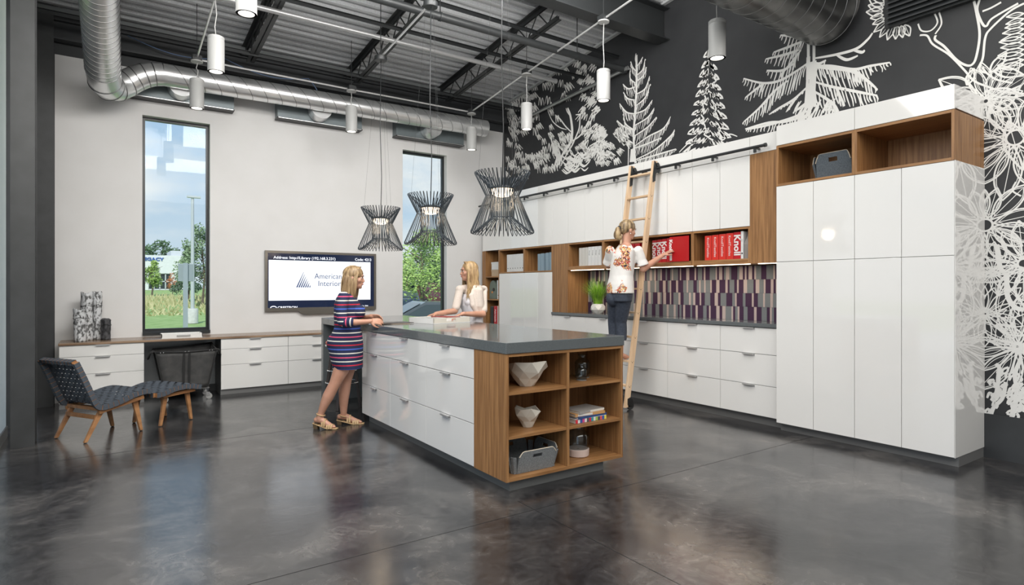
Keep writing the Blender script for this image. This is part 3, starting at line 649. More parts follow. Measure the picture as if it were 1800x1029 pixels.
for k in ((a,b,c,c+.008),(a,b,d-.008,d),(a,a+.008,c,d),(b-.008,b,c,d)): G().box(*k,.766,.815).obj('side',M_LAM,t,world=True)
G().box(.77,.92,8.588,8.60,.78,.80).obj('handle',M_FIXT,t,world=True)
# ================================================================ ISLAND ITEMS
tr=thing('sample_box','white open sample box with cut-out handle on the island, under the smiling woman\'s hands','box',(2.98,5.72,1.026),R(14))
a,b=.26,.20
G().box(-a,a,-b,b,0,.006).obj('base',M_LAM,tr)
for k in ((-a,-a+.008,-b,b),(a-.008,a,-b,b),(-a,a,b-.008,b)): G().box(*k,.006,.058).obj('side',M_LAM,tr)
g=G(); g.box(-a,-.08,-b,-b+.008,.006,.058).box(.05,a,-b,-b+.008,.006,.058).box(-.08,.05,-b,-b+.008,.006,.018).box(-.08,.05,-b,-b+.008,.048,.058); g.obj('side',mat('cream_board',(.66,.62,.54),.5),tr)
G().box(-.25,-.03,-.18,.18,.046,.05).obj('white_card',M_FIXT,tr)
tag(G().box(-.02,.16,-.15,.12,.040,.048).obj('red_sample',mat('red_brown_sample',(.30,.05,.04),.5)),'small red-brown sample card lying on the open white box','sample card'); o=bpy.data.objects['red_sample']; o.location=(2.98,5.72,1.040); o.rotation_euler=(0,0,R(14))
for k,(dx,dz,rz,c,l) in enumerate(((0,0,R(-12),(.36,.29,.22),'pale brown open folder lying on the island under the hands of the woman in stripes'),(.03,.006,R(-2),(.06,.05,.045),'dark sample board on top of the pale brown folder'))):
    o=G().box(-.17,.17,-.12,.12,0,.005).obj('sample_folder',mat('folder_%d'%k,c,.4)); o.location=(2.46+dx,5.80,1.0265+dz); o.rotation_euler=(0,0,rz); tag(o,l,'folder','folders on the island')
# faceted bowls
def faceted_bowl(x,y,z,rt,h,label,seed):
    rnd=random.Random(seed); t=thing('faceted_bowl',label,'bowl',(x,y,z),0,'faceted paper bowls')
    m=noisy('cream_paper',(.60,.56,.48),(.66,.62,.54),scale=5,rough=.7); n=8
    rings=[]
    for i,(q,rr,jit) in enumerate(((0,.36,.0),(.38,.62,.10),(.72,.86,.12),(1,1.0,.10))):
        ring=[]
        for k in range(n):
            a=2*PI*(k+.5*(i%2))/n; r=rt*rr*(1+rnd.uniform(-jit,jit)); zz=h*q*(1+ (rnd.uniform(-.22,.22) if i==3 else rnd.uniform(-.06,.06) if i else 0))
            ring.append((r*math.cos(a),r*math.sin(a),zz))
        rings.append(ring)
    g=G(); 
    def build(s,off):
        out=[]
        for i in range(3):
            A,B=rings[i],rings[i+1]
            for k in range(n):
                a0,a1,b0,b1=A[k],A[(k+1)%n],B[k],B[(k+1)%n]
                f=lambda p:(p[0]*s,p[1]*s,p[2]*(1 if not off else 1)+off*(1-p[2]/h))
                if i%2==0: g.face([f(a0),f(a1),f(b0)]); g.face([f(a1),f(b1),f(b0)])
                else: g.face([f(a0),f(a1),f(b1)]); g.face([f(a0),f(b1),f(b0)])
    build(1,0); build(.93,.006); g.face([rings[0][k] for k in range(n)][::-1]); g.face([(p[0]*.93,p[1]*.93,.006) for p in rings[0]])
    for k in range(n):
        p,q=rings[3][k],rings[3][(k+1)%n]; g.face([p,q,(q[0]*.93,q[1]*.93,q[2]),(p[0]*.93,p[1]*.93,p[2])])
    g.obj('bowl_shell',m,t,fix=False)
faceted_bowl(2.54,3.52,.687,.155,.155,'large cream faceted bowl on the top left shelf of the island end',3)
faceted_bowl(2.55,3.52,.387,.105,.125,'small cream faceted bowl on the middle left shelf of the island end',8)
# felt baskets
M_FELT=noisy('grey_felt',(.13,.14,.145),(.26,.275,.28),scale=160,rough=.95); M_FELTD=noisy('dark_grey_felt',(.055,.07,.085),(.13,.15,.17),scale=160,rough=.95)
def basket(name,x,y,z,lx_,ly,h,label,m,rz=0,dip=.35,handles=1):
    t=thing(name,label,'basket',(x,y,z),rz,'felt baskets')
    def wall(p0,p1,out):
        p0=Vector(p0);p1=Vector(p1); o=Vector(out)
        n=24; topz=[]
        for i in range(n+1):
            q=i/n; e=min(q,1-q)/.12
            topz.append(h*(1-dip*(1-math.sin(min(1,e)*PI/2))))
        g=G(); th=.008
        def ok(i):   # handle slot
            return not (handles and .36<(i+.5)/n<.64)
        for i in range(n):
            a=p0.lerp(p1,i/n); b=p0.lerp(p1,(i+1)/n); flare=lambda zz:o*(.06*zz/h*.6)
            def col(zl0,zl1,zr0,zr1):
                P=[a+flare(zl0)+Vector((0,0,zl0)),b+flare(zr0)+Vector((0,0,zr0)),b+flare(zr1)+Vector((0,0,zr1)),a+flare(zl1)+Vector((0,0,zl1))]
                g.hexa([P[0],P[1],P[1]+o*th,P[0]+o*th,P[3],P[2],P[2]+o*th,P[3]+o*th])
            if ok(i): col(0,topz[i],0,topz[i+1])
            else: col(0,h*.66,0,h*.66); col(h*.82,topz[i],h*.82,topz[i+1])
        w_=g.obj('felt_side',m,t)
        cu=[p0.lerp(p1,i/n)+o*(.036+.004)+Vector((0,0,topz[i]+.001)) for i in range(n+1)]
        G().tube(cu,.0035,4).obj('edge_stitch',mat('cream_stitch',(.62,.54,.42),.8),w_)
    a,b=lx_/2,ly/2; c=.02
    wall((-a+c,-b,0),(a-c,-b,0),(0,-1,0)); wall((-a+c,b,0),(a-c,b,0),(0,1,0)); wall((-a,-b+c,0),(-a,b-c,0),(-1,0,0)); wall((a,-b+c,0),(a,b-c,0),(1,0,0))
    for sx,sy in ((-1,-1),(1,-1),(-1,1),(1,1)):
        hz=h*(1-dip)
        pts=[(sx*(a-c),sy*(b+.004)),(sx*(a-.004),sy*(b-.004)),(sx*(a+.004),sy*(b-c))]
        g=G()
        for (x0,y0),(x1,y1) in zip(pts,pts[1:]): g.hexa([(x0,y0,0),(x1,y1,0),(x1*.97,y1*.97,0),(x0*.97,y0*.97,0),(x0*1.13,y0*1.16,hz),(x1*1.13,y1*1.16,hz),(x1*1.09,y1*1.12,hz),(x0*1.09,y0*1.12,hz)])
        g.obj('felt_corner',m,t)
    G().box(-a,a,-b,b,0,.008).obj('felt_bottom',m,t)
    return t
basket('felt_basket',2.53,3.555,.103,.36,.30,.155,'grey felt basket with slot handles on the lowest left shelf of the island end',M_FELT,0,.22)
basket('felt_basket',5.72,2.86,2.408,.30,.36,.235,'dark grey felt basket in the high oak cubby of the tall cupboards',M_FELTD,0,.35)
# glass jars
def m_vase(n,tint):
    m=mat(n,tint,.04,trans=.92,ior=1.2); return m
def jar(x,y,z,r,h,label,base=False):
    t=thing('glass_jar',label,'jar',(x,y,z),0,'glass jars of the island end')
    m=M_JAR; z0=.045 if base else .004
    pr=[(r*.9,z0),(r,z0+.03),(r,h*.62),(r*.8,h*.74),(r*.52,h*.80),(r*.52,h*.92),(r*.58,h),(r*.55,h),(r*.49,h*.92),(r*.49,h*.81),(r*.77,h*.73),(r*.955,h*.61),(r*.955,z0+.034),(r*.86,z0+.006),(.001,z0+.006)]
    G().lathe(pr,32).obj('glass_body',m,t,smooth='all')
    if base: G().lathe([(r*.93,0),(r*1.0,.006),(r*1.02,.055),(r*.97,.058),(.001,.050)],32).obj('base_cup',mat('blush_ceramic',(.62,.50,.45),.5),t,smooth=True)
    else: G().lathe([(r*.88,0),(r*.9,.004),(.001,.0045)],32).obj('base_disc',mat('grey_glass_base',(.35,.37,.38),.2),t,smooth=True)
jar(3.04,3.49,.687,.045,.125,'smaller clear glass jar on the top right shelf of the island end')
jar(3.145,3.60,.687,.062,.185,'larger clear glass jar behind the small one on the top right shelf')
jar(3.03,3.52,.103,.085,.25,'large clear glass bottle vase with blush base on the lowest right shelf',True)
# books on the middle right shelf
def mcol(c,n): return mat(n,c,.5)
bk=[(.0,.030,.31,.215,'bottom book of the shelf stack, with a rainbow striped spine',(.62,.60,.58)),(.030,.016,.30,.21,'dark blue book second from the bottom of the shelf stack',(.03,.07,.20)),(.046,.020,.29,.20,'orange and white spined book, third in the shelf stack',(.55,.30,.12)),(.066,.018,.27,.19,'grey magazine on top of the shelf book stack',(.33,.31,.29))]
for i,(dz,h,wx,wy,l,c) in enumerate(bk):
    t=thing('book',l,'book',(3.045+ (i%2)*.01,3.49,.388+dz),R([0,3,-2,5][i]),'books on the island shelf')
    G().box(-wx/2,wx/2,-wy/2,wy/2,0,.002).obj('cover',mcol(c,'book_cover_%d'%i),t); G().box(-wx/2,wx/2,-wy/2,wy/2,h-.002,h).obj('cover',mcol(c,'book_cover_%d'%i),t)
    G().box(-wx/2+.004,wx/2-.004,-wy/2+.003,wy/2-.002,.002,h-.002).obj('pages',mat('book_pages',(.70,.67,.60),.8),t)
    if i==0:
        cs=[(.6,.03,.05),(.75,.75,.75),(.05,.1,.35),(.6,.08,.25),(.75,.72,.7),(.1,.1,.1),(.5,.03,.08),(.05,.3,.35),(.7,.7,.65),(.35,.5,.1),(.08,.08,.1),(.7,.1,.1),(.05,.12,.4),(.75,.65,.1)]
        for k,cc in enumerate(cs): G().box(-wx/2+k*wx/14,-wx/2+(k+.9)*wx/14,-wy/2-.001,-wy/2+.001,.001,h-.001).obj('spine_stripe',mcol(cc,'stripe_%d'%k),t)
    else: G().box(-wx/2,wx/2,-wy/2-.0015,-wy/2+.001,.0,h).obj('spine',mcol(c,'book_cover_%d'%i),t)
    if i==3: G().box(-.02,wx/2,-wy/2-.002,-wy/2+.0,.002,h-.002).obj('spine_band',mat('book_pages'),t)
    if i==2: G().box(-.12,.02,-wy/2-.003,-wy/2-.001,.003,h-.003).obj('spine_band',mcol((.70,.67,.62),'pale_band'),t)
# ================================================================ BINDERS
M_RED=mat('red_binder',(.46,.008,.015),.35); M_RED2=mat('scarlet_binder',(.60,.03,.02),.35); M_WB=mat('white_binder',(.66,.66,.65),.5); M_GB=mat('grey_binder',(.24,.215,.20),.5); M_BB=mat('blue_grey_binder',(.22,.30,.36),.4)
M_LET=mat('binder_lettering',(.75,.72,.70),.5)
bcount=0
def binder(x,y,z,th,h,m,label,group,txt=None,size=.05,dep=.27,hole=False,tilt=0,lab=None,tm=None,bold=.001):
    global bcount
    t=thing('binder',label,'binder',(x,y,z),0,group)     # spine faces -X, thickness along Y
    G().box(0,dep,0,th,0,h).obj('cover',m,t,bevel=.002)
    G().box(.004,dep+.001,.004,th-.004,.001,h+.0005).obj('pages',mat('book_pages'),t)
    if txt: text(txt,size,tm or M_LET,'lettering',t,(-.0015,th/2,h*.52),(Matrix(((0,0,-1),(0,-1,0),(-1,0,0))).transposed()).to_euler() if 0 else SPROT,.0004,'CENTER',1,bold)
    if hole: G().tube([(-.001,th/2,h*.2),(.002,th/2,h*.2)],.009,12).obj('finger_hole',M_BLACK,t)
    if lab: G().box(-.0012,0,th*.2,th*.8,h*.45,h*.9).obj('spine_label',mat('binder_label',(.70,.70,.68),.6),t)
    if lab: text(lab,th*.45,mat('label_print',(.08,.08,.09),.6),'lettering',t,(-.0018,th/2,h*.67),SPROT,.0003)
    return t
# text reading top-down on a face looking to -X: right = -Z, up = -Y (seen from -X, +Y is on the left)... so up of glyph = towards right of the viewer
SPROT=Matrix(((0,0,-1),(0,-1,0),(-1,0,0)))       # columns: glyph x, y, z in world
SPROT=Matrix((( 0, 0,-1),( 0,-1, 0),(-1, 0, 0))).to_euler()
xs0=XF+.03
# cubby beside the oak panel (y 3.69..4.417), photo left = larger y
y=4.27
lab=['leftmost of the four scarlet binders with thin white lettering','second of the four scarlet binders with thin white lettering','third of the four scarlet binders with thin white lettering','fourth scarlet binder, touching the bold-lettered one']
for i in range(4):
    y-=.092 if i else .0; 
    binder(xs0,y-.085,1.70,.086,.272+.003*i,M_RED2,lab[i],'red binders','KnollTextiles',.041,bold=0)
y=y-.085-.004
binder(xs0,y-.085,1.70,.085,.285,M_RED,'crimson binder with big bold white letters beside the white file','red binders','Knoll',.105,bold=.003); y-=.089
binder(xs0,y-.03,1.70,.030,.29,M_WB,'thin white file with a black finger hole beside the grey box file','white files',hole=True,lab='Neos'); y-=.034
gt=thing('file_box','taupe grey slanted file box at the right end of the red binders','file box',(xs0,y-.11,1.70))
G().extrude([(0,0,0),(.27,0,0),(.27,0,.285),(.08,0,.285),(0,0,.15)],(0,.105,0)).obj('box_shell',M_GB,gt)
G().extrude([(-.003,.06,.0),(.07,.106,.285),(.27,.106,.285),(.27,.106,0)],(0,.002,0)).obj('box_side',M_GB,gt)
text('Allsteel',.035,mat('dark_print',(.05,.045,.04),.6),'lettering',gt,(-.001,.05,.05),SPROT,.0003)
# cubby the woman reaches into (4.42..5.15)
yb=5.06
for i,(th,l) in enumerate(((.072,'first crimson binder with big white letters, left of the reaching hand'),(.072,'second crimson binder with big white letters, left of the reaching hand'),(.066,'third crimson binder with greyed letters, left of the reaching hand'),(.05,'narrow crimson binder just left of the pulled-out red binder'))):
    binder(xs0+.02,yb-th,1.70,th,.275+.004*i,M_RED,l,'crimson binders of the middle cubby','Knoll' if i<3 else None,.10,bold=.003); yb-=th+.004
t=thing('binder','wide red binder pulled out and turned so its red cover faces the room','binder',(XF+.0,4.46,1.70),R(0),'crimson binders of the middle cubby')
G().box(-.012,.0,.0,.235,0,.29).obj('cover',mat('red_cover',(.42,.008,.012),.3),t,bevel=.002); G().box(-.014,.06,.236,.276,0,.29).obj('spine',M_RED,t)
text('Knoll',.065,M_LET,'lettering',t,(-.016,.256,.19),SPROT,.0004,'CENTER',1,.003); G().box(-.0155,-.014,.240,.272,.015,.10).obj('spine_label',mat('binder_label'),t)
# red things behind the woman's head
for i,yv in enumerate((5.25,5.34)): binder(xs0,yv,1.70,.08,.26,M_RED,['dark red binder right behind the ladder woman','dark red binder left of another, behind the ladder woman'][i],'red binders behind the woman')
binder(xs0,5.80,1.70,.05,.20,M_RED,'small red binder peeking out left of the floral blouse','red binders behind the woman')
# white binders (5.88..6.61)
y=6.40
for i in range(7):
    th=.056 if i<3 else .06; 
    binder(xs0,y-th,1.70,th,.255+.004*(i>2),mat('cream_binder',(.56,.54,.50),.5) if i<3 else M_WB,['leftmost cream binder above the potted grass','second cream binder above the potted grass','third cream binder above the potted grass','first white labelled binder above the potted grass','second white labelled binder above the potted grass','third white labelled binder above the potted grass','rightmost white labelled binder beside the cubby edge'][i],'white binders above the potted grass',lab='Design' if i>2 else None); y-=th+.007
y=8.22
for i in range(7):
    binder(xs0,y-.066,1.656,.066,.285,M_WB,['first','second','third','fourth','fifth','sixth','last'][i]+' white binder with black finger hole from the left, far cubby','white binders of the far cubby',hole=True); y-=.070
for i,yv in enumerate((7.30,7.22,7.10,7.02)): binder(xs0,yv,1.656,.07 if i!=3 else .06,.26+.004*i,M_BB,['leftmost blue-grey binder in the darkest far cubby','second blue-grey binder in the darkest far cubby','third blue-grey binder in the darkest far cubby','rightmost blue-grey binder against the cubby side'][i],'blue-grey binders')
# corner bookcase contents
for z,h,n,m in ((1.593,.11,'lower oak-coloured carton under the white box in the corner bookcase',mat('tan_box',(.48,.36,.24),.6)),(1.705,.13,'white lidded box on top of the tan carton in the corner bookcase',M_WB)):
    t=thing('storage_box',n,'box',(XF+.04,8.45,z),0,'boxes in the corner bookcase')
    G().box(0,.3,0,.26,0,h-.03).obj('box_body',m,t); G().box(-.004,.304,-.003,.263,h-.03,h).obj('lid',m,t)
t=thing('rounded_case','grey-green rounded sample case on the middle shelf of the corner bookcase','case',(XF+.06,8.60,1.202))
G().extrude([(0,.0,.0),(0,.21,.0)]+[(0,.105+.105*math.cos(a),.20+.12*math.sin(a)) for a in [PI*i/10 for i in range(11)]],(.12,0,0)).obj('case_shell',mat('grey_green',(.14,.18,.15),.5),t,bevel=.004)
G().tube([(-.006,.07,.16),(.0,.07,.16)],.03,14).obj('dial',M_BLACK,t); G().box(-.003,0,.10,.14,.10,.13).obj('orange_tag',mat('orange',(.7,.25,.05),.5),t)
binder(XF+.03,8.45,1.202,.07,.32,M_WB,'white binder with black hole right of the rounded case, corner bookcase','corner bookcase files',hole=True)
binder(XF+.03,8.53,.742,.09,.34,M_RED,'red binder with white lettering on the lower shelf of the corner bookcase','corner bookcase files','Fabricade',.055)
binder(XF+.03,8.45,.742,.06,.34,M_WB,'pale binder right of the red one on the lower corner shelf','corner bookcase files')
binder(XF+.03,8.64,.742,.09,.33,M_BLACK,'black binder left of the red one on the lower corner shelf','corner bookcase files')
# ================================================================ POTTED GRASS
t=thing('potted_grass','bright green potted grass in a white faceted pot on the worktop','plant',(5.64,6.13,1.038))
g=G(); n=7; Z=[(.055,.0),(.105,.055),(.10,.10),(.075,.135)]
rr=[[(r*math.cos(2*PI*(k+.5*(i%2))/n),r*math.sin(2*PI*(k+.5*(i%2))/n),z) for k in range(n)] for i,(r,z) in enumerate(Z)]
g.face(rr[0][::-1])
for i in range(3):
    for k in range(n):
        a0,a1,b0,b1=rr[i][k],rr[i][(k+1)%n],rr[i+1][k],rr[i+1][(k+1)%n]
        if i%2==0: g.face([a0,a1,b0]); g.face([a1,b1,b0])
        else: g.face([a0,a1,b1]); g.face([a0,b1,b0])
g.face([(x*.98,y_*.98,z-.004) for x,y_,z in rr[3]]); g.obj('pot',mat('white_matte_ceramic',(.66,.64,.60),.5),t,fix=False)
g=G(); rnd=random.Random(2)
for i in range(520):
    a=rnd.uniform(0,2*PI); r0=rnd.uniform(0,.055); ln=rnd.uniform(.24,.42); lean=rnd.uniform(.03,.33)*(1 if i>12 else 1.5); a2=a+rnd.uniform(-.5,.5)
    p=Vector((r0*math.cos(a),r0*math.sin(a),.12)); d=Vector((math.cos(a2)*(.45 if math.cos(a2)>0 else 1),math.sin(a2),0)); s=Vector((-d.y,d.x,0))*.0032
    prev=None
    for k in range(5):
        q=k/4; c=p+d*lean*(q**1.7)+Vector((0,0,ln*(q-.18*q*q*(lean/.1)*.45))); ww=s*(1-q*.95)
        if prev: g.quad(prev[0],prev[1],c+ww,c-ww)
        prev=(c-ww,c+ww)
mg=noisy('grass_green',(.12,.30,.015),(.32,.55,.05),scale=20,rough=.5)
tag(g.obj('grass_blades',mg,t,fix=False),kind='stuff')
# ================================================================ LOUNGE CHAIR
M_TEAK=wood('teak',(.24,.11,.045),(.42,.21,.09),'x',rough=.4,scale=14); M_WEB=noisy('charcoal_webbing',(.045,.055,.07),(.075,.09,.11),scale=120,rough=.8)
def profile_frame(pts,w_,t,name,y0,y1,seat_n,back=True):
    """pts: side profile (s,z) of the seat surface centreline; webbing straps woven on it"""
    pass
def resample(pts,n):
    P=[Vector((p[0],0,p[1])) for p in pts]; Ls=[0]
    for a,b in zip(P,P[1:]): Ls.append(Ls[-1]+(b-a).length)
    out=[]
    for i in range(n):
        s=Ls[-1]*i/(n-1)
        for k in range(len(P)-1):
            if s<=Ls[k+1]+1e-9: out.append(P[k].lerp(P[k+1],(s-Ls[k])/(Ls[k+1]-Ls[k]))); break
    return out,Ls[-1]
def smoothcurve(pts,it=2):
    for _ in range(it):
        q=[pts[0]]
        for a,b in zip(pts,pts[1:]): q.append((a[0]*.75+b[0]*.25,a[1]*.75+b[1]*.25)); q.append((a[0]*.25+b[0]*.75,a[1]*.25+b[1]*.75))
        q.append(pts[-1]); pts=q
    return pts
def woven(t,pts,W,ncross,nlong,half,sd=.028,thick=.042):
    """pts profile; W full width; frame rails at both sides with wood showing between strap wraps"""
    pts=smoothcurve(pts,2); P,Ln=resample(pts,72)
    N_=[]
    for i in range(len(P)):
        d=(P[min(i+1,len(P)-1)]-P[max(i-1,0)]).normalized(); N_.append(Vector((-d.z,0,d.x)))
    # side rails
    for s in (-1,1):
        g=G(); prev=None
        for p,nn in zip(P,N_):
            y=s*(W/2-sd/2); c=[p+Vector((0,y-sd/2,0)),p+Vector((0,y+sd/2,0)),p+Vector((0,y+sd/2,0))-nn*thick,p+Vector((0,y-sd/2,0))-nn*thick]
            if prev:
                for k in range(4): g.quad(prev[k],prev[(k+1)%4],c[(k+1)%4],c[k])
            else: g.face(c)
            prev=c
        g.face(prev[::-1]); g.obj('side_rail',M_TEAK,t)
    for i in (0,-1):
        p,nn=P[i],N_[i]; G().bar(p+Vector((0,-W/2+sd,0))-nn*thick*.5,p+Vector((0,W/2-sd,0))-nn*thick*.5,.028,thick,up=nn).obj('cross_rail',M_TEAK,t)
    # cross straps wrap the rails
    sw=Ln/ncross
    for j in range(ncross):
        a=j/ncross+.05/ncross; b=(j+1)/ncross-.05/ncross
        idx=[a+(b-a)*k/3 for k in range(4)]
        g=G(); prev=None
        for q in idx:
            f=q*(len(P)-1); i=min(int(f),len(P)-2); p=P[i].lerp(P[i+1],f-i); nn=N_[i].lerp(N_[i+1],f-i).normalized(); e=.003
            y=W/2+e
            lift=lambda k: (.0035 if (k+j)%2 else -.001)
            row=[p+Vector((0,-W/2+sd+e,0))+nn*0,p+Vector((0,-W/2+sd+e,0))-nn*(thick+e),p+Vector((0,-y,0))-nn*(thick+e),p+Vector((0,-y,0))+nn*e]
            for k in range(nlong): 
                yy=-W/2+sd+ (W-2*sd)*(k+.5)/nlong; row.append(p+Vector((0,yy,0))+nn*(e*.5+lift(k)))
            row+=[p+Vector((0,y,0))+nn*e,p+Vector((0,y,0))-nn*(thick+e),p+Vector((0,W/2-sd-e,0))-nn*(thick+e),p+Vector((0,W/2-sd-e,0))+nn*0]
            if prev:
                for k in range(len(row)-1): g.quad(prev[k],prev[k+1],row[k+1],row[k])
            prev=row
        g.obj('cross_strap',M_WEB,t,fix=False)
    for k in range(nlong):
        yc=-W/2+sd+(W-2*sd)*(k+.5)/nlong; hw=(W-2*sd)/nlong*.40
        g=G(); prev=None
        for i in range(len(P)):
            q=i/(len(P)-1)*ncross; j=int(min(q,ncross-1e-6)); ph=(q-j)
            lf=(-1 if (k+j)%2 else 1)*math.sin(ph*PI)*.004
            c=P[i]+N_[i]*(.0015+lf)
            row=(c+Vector((0,yc-hw,0)),c+Vector((0,yc+hw,0)))
            if prev: g.quad(prev[0],prev[1],row[1],row[0])
            prev=row
        for i_,sg_ in ((0,-1),(-1,1)):
            p,nn=P[i_],N_[i_]; dd=(P[1]-P[0]).normalized() if i_==0 else (P[-1]-P[-2]).normalized()
            A_=[p+nn*.002,p+dd*sg_*.017+nn*.002,p+dd*sg_*.017-nn*(thick+.003),p-dd*sg_*.017-nn*(thick+.003)]
            for u_,v_ in zip(A_,A_[1:]): g.quad(u_+Vector((0,yc-hw,0)),u_+Vector((0,yc+hw,0)),v_+Vector((0,yc+hw,0)),v_+Vector((0,yc-hw,0)))
        g.obj('long_strap',M_WEB,t,fix=False)
def leg(t,a,b,w0,w1):
    g=G(); a=Vector(a); b=Vector(b)
    def sq(c,w_): return [c+Vector((-w_/2,-.014,0)),c+Vector((w_/2,-.014,0)),c+Vector((w_/2,.014,0)),c+Vector((-w_/2,.014,0))]
    g.hexa(sq(b,w1)+sq(a,w0)); lg=g.obj('leg',M_TEAK,t,bevel=.003); G().lathe([(.010,-.006),(.012,.0),(.010,.003)],10,c=(b.x,b.y,b.z-.0)).obj('glide',M_BLACK,lg)
ch=thing('lounge_chair','low wooden lounge chair with charcoal woven webbing, beside the grey column','chair',(-.245,6.768,0),math.atan2(.527,.85))
ch_prof=[(-.085,.745),(-.02,.60),(.045,.44),(.085,.345),(.105,.325),(.15,.322),(.27,.345),(.42,.395),(.53,.408),(.585,.400)]
woven(ch,ch_prof,.54,20,9,.27)
for s in (-1,1):
    leg(ch,(.155,s*.215,.30),(.0,s*.215,.006),.055,.026); leg(ch,(.445,s*.215,.335),(.515,s*.215,.006),.055,.026)
    G().bar((.10,s*.243,.262),(.52,s*.243,.335),.022,.034).obj('seat_rail',M_TEAK,ch)
G().bar((.09,-.215,.215),(.09,.215,.215),.02,.035).obj('stretcher',M_TEAK,ch); G().bar((.13,-.25,.285),(.13,.25,.285),.05,.028).obj('rear_crossbar',M_TEAK,ch); G().bar((.455,-.215,.30),(.455,.215,.30),.02,.035).obj('stretcher',M_TEAK,ch)
ot=thing('ottoman','low wooden footstool with charcoal woven webbing in front of the lounge chair','footstool',(.37,7.124,0),math.atan2(.527,.85))
woven(ot,[(-.085,.352),(-.04,.350),(.02,.362),(.10,.385),(.20,.394),(.30,.388),(.38,.370),(.42,.362)],.54,11,9,.27)
for s in (-1,1):
    leg(ot,(.06,s*.20,.335),(.0,s*.20,.006),.05,.026); leg(ot,(.29,s*.20,.345),(.345,s*.20,.006),.05,.026)
    G().bar((.0,s*.235,.305),(.36,s*.235,.318),.022,.03).obj('seat_rail',M_TEAK,ot)
G().bar((.05,-.2,.29),(.05,.2,.29),.02,.03).obj('stretcher',M_TEAK,ot); G().bar((.30,-.2,.30),(.30,.2,.30),.02,.03).obj('stretcher',M_TEAK,ot)
# ================================================================ CANVAS CART
ct=thing('canvas_cart','dark grey canvas laundry cart with chrome casters under the desktop','cart',(.85,8.52,0),R(0))
M_CAN=noisy('grey_canvas',(.045,.045,.045),(.075,.073,.070),scale=14,rough=.75,bump=.4); M_CAN2=mat('black_canvas_trim',(.02,.02,.02),.7)
a,b=.33,.22; a2,b2=.24,.16; z0,z1=.15,.62
P0=[(-a2,-b2,z0),(a2,-b2,z0),(a2,b2,z0),(-a2,b2,z0)]; P1=[(-a,-b,z1),(a,-b,z1),(a,b,z1),(-a,b,z1)]
P1[2]=(a,b,z1+.05); P1[3]=(-a,b,z1+.0)
for k in range(4):
    i=k; j=(k+1)%4; g=G(); A,B,C,D=map(Vector,(P0[i],P0[j],P1[j],P1[i])); n=8; c=Vector((0,0,.4))
    rows=[]
    for u in range(n+1):
        row=[]
        for v in range(n+1):
            p=A.lerp(B,u/n).lerp(D.lerp(C,u/n),v/n); o=(p-c); o.z=0; o.normalize(); bulge=.018*math.sin(PI*u/n)*math.sin(PI*v/n)*(1 if k!=2 else 1)
            row.append(p-o*bulge+Vector((0,0,-.012*math.sin(PI*u/n)*(v/n))))
        rows.append(row)
    for u in range(n):
        for v in range(n): g.quad(rows[u][v],rows[u+1][v],rows[u+1][v+1],rows[u][v+1])
    pn=g.obj('canvas_side',M_CAN,ct,smooth='all',fix=False,weld=True); so=pn.modifiers.new('s','SOLIDIFY'); so.thickness=.006
    G().tube([P1[i],Vector(P1[i]).lerp(Vector(P1[j]),.5)+Vector((0,0,-.012)),P1[j]],.012,8).obj('rim',M_CAN2,ct,smooth='all')
    G().tube([P0[i],P1[i]],.009,6).obj('corner_binding',M_CAN2,ct)
for sx in (-.03,.03): G().hexa([(sx-.012,-b2-.004,z0),(sx+.012,-b2-.004,z0),(sx+.012,-b2+.0,z0),(sx-.012,-b2,z0),(sx-.012,-b-.004,z1-.02),(sx+.012,-b-.004,z1-.02),(sx+.012,-b,z1-.02),(sx-.012,-b,z1-.02)]).obj('canvas_strap',M_CAN2,ct)
for x_ in (-.28,-.25,-.02,.02,.25,.28):
    G().tube([(x_,-b-.012,z1-.005),(x_,-b-.008,z1-.005)],.006,8).obj('rivet',M_CHROME,ct)
for s in (-1,1): G().tube([(s*a,-.07,z1+.0),(s*(a+.05),-.06,z1-.02),(s*(a+.07),-.04,z1-.09),(s*(a+.06),.04,z1-.09),(s*(a+.04),.06,z1-.02),(s*a,.07,z1)],.012,8).obj('carry_handle',M_CAN2,ct,smooth='all')
G().tube([(-a2-.01,-b2-.01,z0-.01),(a2+.01,-b2-.01,z0-.01),(a2+.01,b2+.01,z0-.01),(-a2-.01,b2+.01,z0-.01)],.009,8,closed=True).obj('wire_base',M_CHROME,ct,smooth='all')
for sx in (-1,1):
    for sy in (-1,1):
        g=G(); g.tube([(sx*a2,sy*b2,z0-.01),(sx*a2,sy*b2,.085)],.008,8); g.box(sx*a2-.02,sx*a2+.02,sy*b2-.016,sy*b2-.012,.04,.088); c=g.obj('caster_fork',M_CHROME,ct)
        G().tube([(sx*a2+.012,sy*b2-.01,.036),(sx*a2+.012,sy*b2+.01,.036)],.036,16).obj('caster_wheel',mat('grey_wheel',(.45,.45,.44),.3,.5),c,smooth=True)
